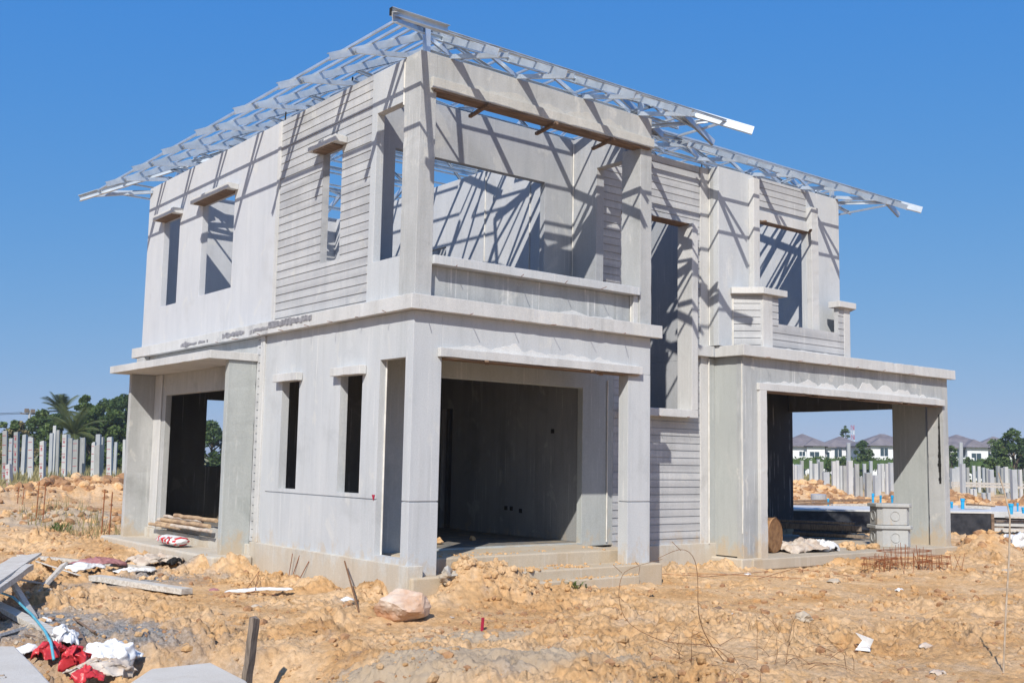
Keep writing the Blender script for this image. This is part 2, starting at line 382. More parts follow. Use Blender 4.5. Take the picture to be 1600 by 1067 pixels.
hbox('porch_fin', M['raw'], -.47, .0, 8.85, 8.97, -.27, 2.74)
hbox('side_canopy', M['trim'], -.8, .0, 4.46, 9.1, 2.742, 2.87)
hbox('cornice', M['trim'], -.12, -.002, -.12, 2.6, 3.13, 3.32)
hbox('cornice', M['mould'], -.122, -.002, 2.6, 6.3, 3.129, 3.322, label='stretch of cornice blackened by mould')
hbox('cornice', M['trim'], -.12, -.002, 6.3, 9.95, 3.13, 3.32)
hbox('cornice', M['trim'], -.002, 4.4, -.12, -.003, 3.131, 3.321)
hbox('block', M['raw'], -.1, 0, 9.3, 9.7, 3.0, 3.13)
hp(MB().box(-.06, T+.05, -.1, 4.36, -.75, -.06), 'plinth', M['plinth'])
hp(MB().box(-.07, .3, 4.36, 9.8, -.75, -.1), 'plinth', M['plinth'])
hp(MB().box(-.72, -.07, 4.2, 9.35, -.75, -.26), 'porch_step', M['plinth'], 'low step in front of the side doorway', bevel=.03)
# lower storey, front terrace
def grooved_column(x0, x1, y0, y1, z0, z1, g):
    return MB().box(x0, x1, y0, y1, z0, g).box(x0+.012, x1-.012, y0+.012, y1-.01, g, g+.016).box(x0, x1, y0, y1, g+.016, z1)
hp(grooved_column(0, .44, 0, .17, -.2, 3.13, .712), 'column', M['skim'], bevel=.004)
hp(grooved_column(3.8, 4.265, 0, .2, -.22, 2.57, .68), 'column', M['skim'], bevel=.004)
hbox('spandrel_beam', M['skim'], .44, 4.265, 0, .2, 2.57, 3.13)
hbox('beam_lip', M['trim'], .37, 4.03, -.075, -.002, 2.56, 2.68)
hp(MB().box(.46, 3.98, -.06, .19, 2.54, 2.556).bar((1.1,-.09,2.55), (1.25,.1,2.535), .06, .03).bar((3.0,-.08,2.55), (3.35,.1,2.53), .06, .03), 'formwork_plank', M['plank'])
hp(wallmb('y', 1.3, 1.42, T, 4.75, -.05, 3.13, [(.95,4.08,0,2.42)]), 'wall', M['green'])
hp(MB().box(.4, 4.0, .3, 1.42, -.6, -.02), 'terrace_slab', M['dusty'], bevel=.02)
hp(MB().box(4.0, 4.78, .7, 1.3, -.6, -.08), 'terrace_slab', M['dusty'], bevel=.02)
hp(MB().box(-.02, 4.37, -.16, .3, -.7, -.2), 'step', M['dusty'], bevel=.02)
hp(MB().box(1.3, 3.75, -.32, -.16, -.75, -.33), 'step', M['dusty'], bevel=.02)
hp(MB().box(4.3, 7.23, 1.27, 1.5, -.8, -.095), 'plinth', M['plinth'])
# carport
hp(wallmb('x', 7.22, 7.34, .802, 1.3, -.3, 3.127), 'wall', M['green'])
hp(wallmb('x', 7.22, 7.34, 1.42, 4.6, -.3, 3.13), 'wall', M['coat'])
hbox('column', M['rough'], 7.214, 7.62, .655, .8, -.5, 3.128)
hbox('column', M['raw'], 13.67, 13.87, .66, 1.02, -.4, 3.13)
hbox('spandrel_beam', M['rough'], 7.62, 13.67, .66, .82, 2.57, 3.13)
hbox('beam_lip', M['trim'], 7.58, 13.67, .595, .658, 2.56, 2.69)
hbox('opening_trim', M['trim'], 7.6, 7.79, .595, .86, -.34, 2.56)
hp(wallmb('x', 13.7, 13.82, 1.08, 1.86, -.35, 3.13), 'wall', M['green'])
hbox('beam', M['dim'], 13.7, 13.82, 1.861, 4.6, 2.53, 3.13)
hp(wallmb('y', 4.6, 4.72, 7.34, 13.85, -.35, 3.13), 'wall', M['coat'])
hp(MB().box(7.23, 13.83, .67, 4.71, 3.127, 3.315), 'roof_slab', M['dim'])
for k in range(4):
    hp(MB().box(7.8+k*1.5, 9.1+k*1.5, .62, .84, 2.535, 2.556), 'formwork_plank', M['plank'], bevel=0)
hbox('cornice', M['trim'], 7.09, 13.98, .53, .66, 3.13, 3.32)
hbox('cornice', M['trim'], 7.09, 7.22, .66, 1.18, 3.13, 3.32)
hbox('cornice', M['trim'], 6.58, 7.22, 1.18, 1.28, 3.13, 3.32)
hp(MB().box(7.35, 13.95, .56, 4.75, -.52, -.33), 'carport_slab', M['floor'], bevel=.02)
hp(MB().box(7.1, 7.8, .6, 1.3, -.8, -.32), 'plinth', M['plinth'], bevel=.02)
# balcony
bal = MB().box(7.78, 8.05, .66, .78, 3.32, 4.27)
hp(bal, 'balcony_post', M['trim'])
hp(MB().box(10.22, 10.41, .66, .78, 3.32, 4.27), 'balcony_post', M['trim'])
gb = [3.36+.123*k for k in range(9)]
hp(wallmb('y', .67, .77, 8.05, 8.23, 3.32, 4.27, [], gb, gspan=(8.05,8.23)), 'balcony_wall', M['siding'], bevel=0)
hp(wallmb('y', .67, .77, 10.05, 10.22, 3.32, 4.27, [], gb, gspan=(10.05,10.22)), 'balcony_wall', M['siding'], bevel=0)
hp(wallmb('y', .67, .77, 8.23, 10.05, 3.32, 3.78, [], gb[:3], gspan=(8.23,10.05)), 'balcony_wall', M['siding'], bevel=0)
def diag(x0, y0, x1, y1, name, t=.1):
    d = Vector((x1-x0, y1-y0, 0)); L = d.length; a = math.atan2(d.y, d.x)
    w = wallmb('y', 0, t, 0, L, 3.32, 4.27, [], gb, gspan=(.03, L-.03))
    R = Matrix.Translation((x0, y0, 0)) @ Matrix.Rotation(a, 4, 'Z')
    w.v = [tuple(R @ Vector(p)) for p in w.v]
    hp(w, name, M['siding'], bevel=0)
diag(7.4, 1.05, 7.78, .68, 'balcony_wall'); diag(10.41, .68, 10.64, .95, 'balcony_wall')
hp(MB().prism([(7.32,.98),(7.70,.58),(8.38,.58),(8.38,.82),(7.9,.86),(7.68,1.048),(7.36,1.048)], 4.272, 4.385), 'balcony_cap', M['trim'])
hp(MB().prism([(9.97,.58),(10.5,.58),(10.78,.92),(10.7,1.048),(10.5,.98),(10.35,.84),(9.97,.84)], 4.272, 4.385), 'balcony_cap', M['trim'])
# white conduits and joints of lime
for pts, r in (([(.1,.775,.0),(.1,.775,2.54)], .012), ([(4.61,1.285,0),(4.61,1.285,2.57)], .012), ([(7.065,1.262,3.34),(7.065,1.262,6.45)], .02),
               ([(7.03,1.26,-.1),(7.03,1.26,3.1)], .012), ([(4.09,1.6,3.9),(4.09,1.6,6.45)], .013), ([(4.14,4.07,3.4),(4.14,4.07,6.5)], .014),
               ([(4.14,2.78,3.4),(4.14,2.78,6.5)], .01), ([(7.215,.68,.1),(7.215,.68,3.05)], .008), ([(7.42,1.04,3.33),(7.42,1.04,4.2)], .018),
               ([(3.925,.085,3.33),(3.925,.085,3.75)], .012), ([(-.005,.385,5.9),(-.005,.385,6.5)], .012)):
    hp(MB().tube(pts, r, 6), 'conduit', M['pvc'], bevel=0)
# thin tie rods left in the concrete edges
def rods(pts, d, L=.14):
    for p in pts:
        p = Vector(p); q = p + Vector(d).normalized()*L*rnd.uniform(.6, 1.3) + Vector((rnd.uniform(-.03,.03), rnd.uniform(-.03,.03), rnd.uniform(-.02,.015)))
        hp(MB().tube([p, q], .0045, 5), 'tie_rod', M['rust'], bevel=0)
rods([(x, -.1, 3.135) for x in (.1,.8,1.5,2.2,2.9,3.6)], (-.4,-1,0))
rods([(-.1, y, 3.135) for y in (.5,1.2,1.9,2.6,3.4,4.2,5,5.8)], (-1,-.6,0))
rods([(x, -.04, 3.76) for x in (.6,1.7,2.5,3.2)], (-.4,-1,0))
rods([(x, .54, 3.135) for x in (7.7,8.6,9.5,10.4,11.3,12.2)], (-.4,-1,0))
rods([(x, 1.11, 2.05) for x in (5.6,6.3)], (-.4,-1,0))
# starter bars on wall tops
for x, y in ((0.06,1.9),(.06,4.0),(6.95,1.35)):
    hp(MB().tube([(x,y,6.5),(x+.01,y,6.72)], .012, 6), 'starter_bar', M['darkend'], bevel=0)
# red survey triangles, sockets
def tri(x, y, z, s, n='x'):
    b = MB()
    if n == 'x': b.prism([(0,0),(0,0),(0,0)], 0, 0); b = MB(); b.hexa([(x-.004,y-s,z+s),(x-.004,y+s,z+s),(x-.004,y+.004,z-s),(x-.004,y-.004,z-s),(x+.004,y-s,z+s),(x+.004,y+s,z+s),(x+.004,y+.004,z-s),(x+.004,y-.004,z-s)])
    hp(b, 'survey_mark', M['redpaint'], 'small red triangle', bevel=0)
tri(-.006, .735+.1, .745, .035)
for y, z in ((3.3,.45),(3.15,.45),(2.9,.42),(2.1,1.75)):
    hp(MB().box(4.143, 4.15, y-.04, y+.04, z-.035, z+.035), 'socket_recess', M['darkend'], bevel=0)

# mortar smeared above the cast lips, scorch on the right column
def smear(x0, x1, y, z, h, seed, mat='lime'):
    mb = MB(); n = int((x1-x0)/.05); P = []
    for i in range(n+1):
        x = x0+(x1-x0)*i/n; e = min(1, 4*min(i, n-i)/n+.1)
        P.append((x, max(.004, h*e*(.35+1.3*abs(noise_.noise(Vector((x*1.6, seed, 0))))+.5*noise_.noise(Vector((x*7, seed, 3)))))))
    for i in range(n):
        (a, ha), (b, hb) = P[i], P[i+1]
        mb.face([(a,y,z),(b,y,z),(b,y,z+hb),(a,y,z+ha)]); mb.face([(a,y,z+ha),(b,y,z+hb),(b,y+.01,z+hb+.002),(a,y+.01,z+ha+.002)])
    hp(mb, 'mortar_smear', M[mat], bevel=0)
smear(.5, 3.98, -.0035, 2.682, .13, 1); smear(7.75, 13.6, .6525, 2.692, .16, 5)
smear(.3, 4.2, -.0035, 6.212, .14, 9, 'lip'); smear(2.2, 3.9, .0965, 3.325, .10, 14); smear(8.25, 10.0, .6665, 3.325, .07, 17)
def stain(y0, y1, z, h, seed):
    mb = MB(); n = int((y1-y0)/.04)
    for i in range(n):
        y = y0+(y1-y0)*i/n; k = noise_.noise(Vector((y*2.3, seed, 0)))+.6*noise_.noise(Vector((y*9, seed, 0)))
        k2 = noise_.noise(Vector((y*2.3+.1, seed, 0)))+.6*noise_.noise(Vector((y*9+.36, seed, 0)))
        if k < -.3: continue
        a = min(3.315, z+h*(.35+.8*k)); b = max(3.135, z-h*(.2+.9*abs(k2))); mb.face([(-.1285,y,b),(-.1285,y+.04,b),(-.1285,y+.04,a),(-.1285,y,a)]); mb.face([(-.1285,y,a),(-.1285,y+.04,a),(-.122,y+.04,a),(-.122,y,a)])
    hp(mb, 'mould_stain', M['mouldy'], bevel=0)
stain(2.3, 3.9, 3.25, .13, 3); stain(3.9, 5.6, 3.22, .08, 8); stain(6.2, 7.4, 3.2, .05, 11)
mb = MB()
for i in range(24):
    z0 = .95+.06*i; t = i/23; w = .012+.06*(1-abs(t-.3)**.7)*(.7+.6*noise_.noise(Vector((i*.6,0,0)))); x = 13.665
    mb.box(x-.0015, x, .74-w*.3, .74+w, z0, z0+.0605)
hp(mb, 'scorch_mark', M['darkend'], bevel=0)
# ------------------------------------------------ roof frame
S, ZE = .466, 6.345
X0, X1, XP = -1.12, 11.8, 5.32
Y0, YM, Y1 = -1.12, -.07, 10.6
def surf(x, y):
    main = min((x-X0, 'L'), (X1-x, 'R'), (y-YM, 'F'), (Y1-y, 'B'))
    proj = min((x-X0, 'L'), (XP-x, 'P'), (y-Y0, 'f')) if y < 6 else (-9, 'n')
    d, pl = max(main, proj)
    if d < -1e-6: return None, None
    return ZE + S*d, pl
roofp = MB()
# hip rafters
for a, b in (((X0,Y0),(2.1,2.1)), ((XP,Y0),(2.1,2.1)), ((X1,YM),(6.55,5.48)), ((X0,Y1),(4.4,5.5)), ((X1,Y1),(6.55,5.48))):
    za, zb = surf(a[0]+1e-4 if a[0]<3 else a[0]-1e-4, a[1]+1e-4 if a[1]<5 else a[1]-1e-4)[0], surf(*b)[0]
    roofp.chan((*a, za-.03), (*b, zb-.03), .06, .12)
roofp.chan((4.4,5.48,surf(4.4,5.48)[0]-.03), (6.55,5.48,surf(6.5,5.48)[0]-.03), .06, .12)
def girder(p, q, zb, zt, n, side=1):
    p = Vector(p); q = Vector(q)
    A = lambda t, z: Vector((p.x+(q.x-p.x)*t, p.y+(q.y-p.y)*t, z))
    roofp.chan(A(0,zb), A(1,zb), .045, .07, side=side); roofp.chan(A(0,zt), A(1,zt), .045, .075, side=side)
    for k in range(n):
        a, b = (zb, zt) if k % 2 else (zt, zb)
        roofp.chan(A(k/n, a), A((k+1)/n, b), .035, .055, side=side if k % 2 else -side)
girder((.1,.12,0), (5.0,.12,0), 6.6, 6.83, 9)
girder((4.2,1.2,0), (10.6,1.2,0), 6.6, 6.84, 12)
girder((10.6,1.3,0), (10.6,9.6,0), 6.6, 6.84, 12)
for (x, y) in ((.09,-.004),(4.06,-.004),(10.5,1.06)):       # upright channel posts at the corners
    roofp.chan((x,y+.03,6.545), (x,y+.03,6.9 if y<1 else 6.85), .05, .09, upv=(1,0,0))
roof = hp(roofp, 'roof_frame', M['steel'], 'galvanised steel roof trusses without covering', bevel=0)
def rp(mb, name):
    o = mb.build(name, M['steel'], roof); return o
def runs(fix, plane, axis, lo, hi, step=.03):
    """intervals along axis where the given roof plane is the active one"""
    out = []; cur = None; t = lo
    while t <= hi:
        x, y = (t, fix) if axis == 'x' else (fix, t)
        z, pl = surf(x, y)
        if pl == plane:
            if cur is None: cur = t
            last = t
        elif cur is not None:
            if last-cur > .15: out.append((cur, last))
            cur = None
        t += step
    if cur is not None and last-cur > .15: out.append((cur, last))
    return out
def rafter(fix, plane, axis, lo, hi, off=0):
    for a, b in runs(fix, plane, axis, lo, hi):
        P = lambda t: (Vector((t, fix, surf(t, fix)[0]-.06)) if axis == 'x' else Vector((fix, t, surf(fix, t)[0]-.06)))
        rp(MB().chan(P(a), P(b), .045, .098, side=-1 if axis == 'x' else 1), 'rafter')
ys = [.42+1.425*k for k in range(7)]
for y in ys: rafter(y, 'L', 'x', X0, 7)
for y in ys+[10.3]: rafter(y, 'R', 'x', 5, X1)
for x in (.42,1.55,2.8,3.95): rafter(x, 'f', 'y', Y0, 4)
for y in (-.35,.35): rafter(y, 'P', 'x', 2, XP)
for x in (-.35,.42,1.55,2.8,3.95,5.2,6.5,8,9.43,10.6,11.3): rafter(x, 'F', 'y', YM, 6)
for x in (.42,1.55,2.8,3.95,5.2,6.5,8,9.43,10.6): rafter(x, 'B', 'y', 5, Y1)
# soffit struts from wall head to rafter tail
class ST:
    def chan(s, *a, **k): rp(MB().chan(*a, **k), 'soffit_strut')
st = ST()
for y in ys: st.chan((-.78, y-.06, ZE+S*.34-.07), (.02, y-.06, 6.575), .038, .062, side=-1)
for x in (.42,1.55,2.8,3.95): st.chan((x+.05+.27, -.9, ZE+S*.22-.05), (x+.05, .02, 6.575), .038, .062)
for x in (5.2,6.5,8,9.43,10.55): st.chan((x+.3, .2, ZE+S*.27-.05), (x, 1.1, 6.575), .038, .062)
for y in (-.35,.35): st.chan((4.2, y+.05, 6.6), (5.1, y+.05, ZE+S*.36-.05), .035, .06)
for y in (1.4,2.9): st.chan((10.6, y, 6.6), (11.6, y, ZE+S*.38-.05), .035, .06)
st.chan((.05,9.8,6.5), (-.62,10.55,6.52), .035, .06); st.chan((0,9.6,6.45),(-.9,10.7,6.42), .035, .055)
st.chan((10.7,1.2,6.5), (11.55,.3,6.5), .035, .06); st.chan((10.66,1.3,6.35), (11.6,1.6,6.65), .05, .07)
st.chan((4.4,.2,6.5), (5.0,-.5,6.55), .035, .06); st.chan((4.3,.6,6.55), (5.2,.2,6.45), .035, .06)
# purlins
def purl(mb, p, q): mb.chan(p, q, .028, .034, side=1)
k = 0
while True:
    d = .27+.345*k; k += 1
    if d > 5.3: break
    z = ZE+S*d+.005
    for (fix, pl, ax, lo, hi) in ((X0+d,'L','y',Y0,Y1), (X1-d,'R','y',YM,Y1), (XP-d,'P','y',Y0,3), (Y0+d,'f','x',X0,XP), (YM+d,'F','x',X0,X1), (Y1-d,'B','x',X0,X1)):
        if pl in 'Pf' and d > 3.1: continue
        for a, b in runs(fix, pl, ax, lo, hi):
            mb = MB()
            if ax == 'y': purl(mb, (fix, a, z), (fix, b, z))
            else: purl(mb, (a, fix, z), (b, fix, z))
            rp(mb, 'purlin')
rp(MB().chan((-1.12,-1.04,6.41), (-.3,-1.04,6.41), .06, .10), 'eave_beam')
rp(MB().box(-1.126,-1.121,-1.07,-1.01,6.365,6.455), 'eave_beam_dark_end').data.materials[0] = M['darkend']  # black plate stands in for the shade inside the open channel end
# trusses spanning the house
for y in ys[1:]:
    mb = MB(); zb = 6.62
    mb.chan((.05,y,zb), (10.6,y,zb), .038, .065)
    n = 6; xs = [.1+10.5*i/n for i in range(n+1)]
    if y < 6:
        pts = [(x, surf(x, y)[0]-.1) for x in xs]
    else: pts = [(x, surf(x, y)[0]-.1) for x in xs]
    for i in range(n):
        mb.chan((xs[i],y,pts[i][1]), (xs[i+1],y,pts[i+1][1]), .035, .06)
        if i % 2: mb.chan((xs[i],y,zb), (xs[i+1],y,pts[i+1][1]), .035, .055)
        else: mb.chan((xs[i],y,pts[i][1]), (xs[i+1],y,zb), .035, .055)
    rp(mb, 'truss')
# ---------------------------------------------------------------- terrain
def _hash(ix, iy, s=0):
    h = (ix.astype(np.int64)*374761393 + iy.astype(np.int64)*668265263 + s*2147483647) & 0xffffffff
    h = ((h ^ (h >> 13))*1274126177) & 0xffffffff
    h = h ^ (h >> 16)
    return (h & 0xffffff)/float(0x1000000)
def vnoise(x, y, s=0):
    ix = np.floor(x); iy = np.floor(y); fx = x-ix; fy = y-iy
    fx = fx*fx*(3-2*fx); fy = fy*fy*(3-2*fy); ix = ix.astype(np.int64); iy = iy.astype(np.int64)
    a = _hash(ix,iy,s); b = _hash(ix+1,iy,s); c = _hash(ix,iy+1,s); d = _hash(ix+1,iy+1,s)
    return (a*(1-fx)+b*fx)*(1-fy)+(c*(1-fx)+d*fx)*fy - .5
def fbm(x, y, o, s=0, g=.5):
    r = 0; a = 1
    for k in range(o):
        ca, sa = math.cos(.6*k), math.sin(.6*k)
        r = r + a*vnoise((x*ca-y*sa)*2**k+17*k, (x*sa+y*ca)*2**k-9*k, s+k); a *= g
    return r
def clods(x, y, cell, s=0, dens=.7):
    """rounded lumps of random size lying in a grid of cells"""
    gx = x/cell; gy = y/cell; ix = np.floor(gx).astype(np.int64); iy = np.floor(gy).astype(np.int64)
    h = np.zeros_like(x)
    for dx in (-1,0,1):
        for dy in (-1,0,1):
            jx = ix+dx; jy = iy+dy
            px = jx+_hash(jx,jy,s+1); py = jy+_hash(jx,jy,s+2); r = .18+.42*_hash(jx,jy,s+3); k = _hash(jx,jy,s+4) < dens
            an = 1+.8*(_hash(jx,jy,s+5)-.5)
            d2 = ((gx-px)*an)**2+((gy-py)/an)**2
            h = np.maximum(h, np.where(k, np.sqrt(np.maximum(0, r*r-d2))*.75, 0))
    return h*cell
def plates(x, y, cell, s=0):
    """sharp-edged broken fragments: each cell of a jittered mosaic sits at its own height and tilt"""
    gx = x/cell; gy = y/cell; ix = np.floor(gx).astype(np.int64); iy = np.floor(gy).astype(np.int64)
    best = np.full_like(x, 9.); h = np.zeros_like(x)
    for dx in (-1,0,1):
        for dy in (-1,0,1):
            jx = ix+dx; jy = iy+dy; ux = gx-(jx+_hash(jx,jy,s+1)); uy = gy-(jy+_hash(jx,jy,s+2)); d2 = ux*ux+uy*uy
            v = (_hash(jx,jy,s+3)-.5)+(_hash(jx,jy,s+4)-.5)*ux*1.3+(_hash(jx,jy,s+5)-.5)*uy*1.3
            k = d2 < best; h = np.where(k, v, h); best = np.where(k, d2, best)
    return h
def ss(a, b, t):
    t = np.clip((t-a)/(b-a), 0, 1); return t*t*(3-2*t)
def gauss(x, y, cx, cy, rx, ry, rot=0):
    c, s = math.cos(rot), math.sin(rot); u = (x-cx)*c+(y-cy)*s; v = -(x-cx)*s+(y-cy)*c
    return np.exp(-(u/rx)**2-(v/ry)**2)
CX, CY = CAM.x, CAM.y
vx, vy = math.cos(yaw), math.sin(yaw)       # view direction on the ground
BUMPS = [ # x, y, height, rx, ry, rot
 (1.15,-.38,.30,.6,.42,0), (.72,-.05,.34,.3,.4,0), (1.5,.0,.22,.45,.35,0), (.3,-.6,.14,.5,.35,0), (2.3,-.55,.10,.5,.2,0), (3.6,-.45,.06,.5,.2,0), (-.35,4.15,.20,.28,.35,0), (-.75,4.6,.16,.2,.25,0), (-.2,.7,.12,.5,.5,0), (-.25,1.9,.1,.25,.5,0), (0,3.2,.06,.4,.4,0),
 (7.0,.9,.12,.5,.3,0), (5.6,.9,.08,.7,.3,0), (14.6,.35,.36,.7,.5,.3), (13.9,-.1,.14,1,.5,0), (15.8,-1,.2,1,.8,0),
 (-2.9,-3.55,.22,1.3,.55,-.5), (-1.5,-4.6,.12,1.1,.5,-.6), (-1.0,8.2,.15,.7,1.2,0), (0.5,15.5,.35,1.6,2.0,0), (-1.6,11,.25,1.2,1.2,0),
 (5.0,26,.5,1.6,1.4,.2), (3.0,26.5,.4,1.6,1.2,.2), (1.0,24.5,.38,1.6,1.3,.2), (7.2,27,.42,1.5,1.2,.2), (-1,23,.3,1.6,1.2,0),
 (32,21,1.3,2.6,1.8,.3), (36,20,.9,3,1.6,.3), (39,16,.8,3,1.8,.3), (29,21,.7,2.5,1.6,.3), (27.5,17.5,.45,2.2,1.2,.3), (30,14.5,.45,2.6,1.2,.3), (44,12.5,.8,4,1.6,.3), (41,10,.6,3,1.4,.3), (34,8.5,.5,3,1.2,.3), (36,13,.5,3,1.2,.3), (70,50,.9,12,4,.3)]
def hbase(x, y):
    d = np.hypot(x-CX, y-CY)
    az_ = np.arctan2(y-CY, x-CX); lf = ss(.98, 1.12, az_)
    z = -.5 + .42*ss(22, 55, d)*lf
    for (a, b, h, rx, ry, ro) in BUMPS: z = z + h*gauss(x, y, a, b, rx, ry, ro)
    # eroded bank at lower left: ground in front of it is lower
    u = (x-(-3.9))*.62+(y-(-1.2))*.78+.25*fbm(x*.9, y*.9, 2, 40)
    w = ss(-5.4,-4.3,x+.25*fbm(x*2,y*2,2,41))*(1-ss(-3.1,-2.2,x))
    z = z - .38*(1-ss(-.35,.12,u))*w*ss(-4.0,-3.0,y+3.0*0+2)  
    z = z - .10*ss(10.5, 8.0, d)*0
    z = z - .05*ss(3, 5, y)*(x > 0)*(x < 7)*(y < 9.7)
    return z
def gravelmask(x, y):
    m = gauss(x, y, -3.9,.6,.7,2.2,.2)+gauss(x, y, -2.0,3.6,1.3,.55,.3)+gauss(x,y,-4.9,-1.3,.55,1.0,0)+.8*gauss(x,y,-1.7,4.9,.9,.35,0)
    return np.clip(m*1.5+.9*fbm(x*3,y*3,4,60)-.25, 0, 1)
def siltmask(x, y):
    m = 1.2*gauss(x,y,-2.95,-3.45,1.25,.55,-.55)+1.15*gauss(x,y,-1.55,-4.35,.9,.45,-.6)+.9*gauss(x,y,-.9,-2.4,.8,.45,-.4)+gauss(x,y,.3,15.5,2.2,2.5,0)
    return np.clip((m+.55*fbm(x*2.2,y*2.2,4,70)-.35)*2.6, 0, 1)
def grassmask(x, y):
    d = np.hypot(x-CX, y-CY)
    m = ss(47, 55, d+6*fbm(x*.12,y*.12,3,80))
    return m*np.maximum(ss(.98, 1.12, np.arctan2(y-CY, x-CX)), ss(78, 95, d))
def hfull(x, y):
    d = np.hypot(x-CX, y-CY); z = hbase(x, y)
    rough = .16+.95*ss(-.06,.22,fbm(x*.62+3, y*.62, 4, 5))
    sm = np.maximum(siltmask(x,y)*.75, gravelmask(x,y)*.8)
    rough = rough*(1-.75*sm)
    rough = np.maximum(rough, .75*(1-ss(8.6, 9.8, d))); bank = gauss(x,y,-3.5,-.9,1.3,.6,-.7); rough = np.maximum(rough, 1.1*bank)
    near = 1-ss(40, 70, d)
    z = z+.11*fbm(x*.55, y*.55, 3, 1)+.05*fbm(x*2.0, y*2.0, 3, 3)*rough*2
    z = z+near*rough*(clods(x+.1*fbm(x*3,y*3,2,6), y+.1*fbm(x*3,y*3,2,7), .42, 10, .4)*.3+clods(x+.04*fbm(x*9,y*9,2,6), y+.03*fbm(x*11,y*11,2,16), .19, 20, .6)*.42+clods(x, y+.02*fbm(x*20,y*20,2,8), .085, 30, .65)*.55)
    cr = np.abs(fbm(x*2.4, y*2.4, 4, 50, .6)); z = z-.055*near*rough*(1-ss(0, .045, cr)); cr2 = np.abs(fbm(x*6+3, y*6, 3, 57, .6)); z = z-.022*near*rough*(1-ss(0, .06, cr2))
    rg = 1-2*np.abs(fbm(x*6, y*6, 3, 55, .55)); z = z+near*rough*.035*(rg-.6)
    z = z+near*(.036*fbm(x*13, y*13, 5, 9, .72))*(rough+.2)
    wx = x+.05*fbm(x*7, y*7, 3, 66); wy = y+.05*fbm(x*7+5, y*7, 3, 67); pk = near*(rough+.1)*ss(-.1,.2,fbm(x*1.1,y*1.1,3,68))
    z = z+pk*(.062*plates(wx, wy, .17, 100)+.036*plates(wx, wy, .07, 110))+near*.010*plates(wx, wy, .045, 120)
    pm = sum(np.clip(gauss(x,y,a,b,rx,ry,ro)*1.6,0,1) for (a,b,h,rx,ry,ro) in BUMPS if h >= .28 and not (0 < a < 2 and b < 1))
    z = z+pm*near*(clods(x,y,.5,90,.85)*.4+clods(x,y,.23,95,.8)*.5)*.8
    return z
GRID = {}
def groundz(x, y):                      # height read back from the ground mesh
    R_, T_, Z_ = GRID['r'], GRID['t'], GRID['z']
    d = math.hypot(x-CX, y-CY); a = (math.atan2(y-CY, x-CX)-yaw+math.pi) % (2*math.pi)-math.pi+yaw
    i = min(max(bisect.bisect(R_, d)-1, 0), len(R_)-2); j = min(max(bisect.bisect(T_, a)-1, 0), len(T_)-2)
    u = (d-R_[i])/(R_[i+1]-R_[i]); v = (a-T_[j])/(T_[j+1]-T_[j])
    return float((Z_[i,j]*(1-u)+Z_[i+1,j]*u)*(1-v)+(Z_[i,j+1]*(1-u)+Z_[i+1,j+1]*u)*v)
def at(px, py, dz=0):                   # the ground point seen along a direction (ray march on the base terrain)
    d = ray(px, py); k = np.arange(4, 200, .03)
    hx = CAM.x+d.x*k; hy = CAM.y+d.y*k; zz = CAM.z+d.z*k
    q = np.nonzero(zz < hbase(hx, hy)+.03)[0]; p = CAM+d*float(k[q[0]] if len(q) else 200)
    return Vector((p.x, p.y, groundz(p.x, p.y)+dz))

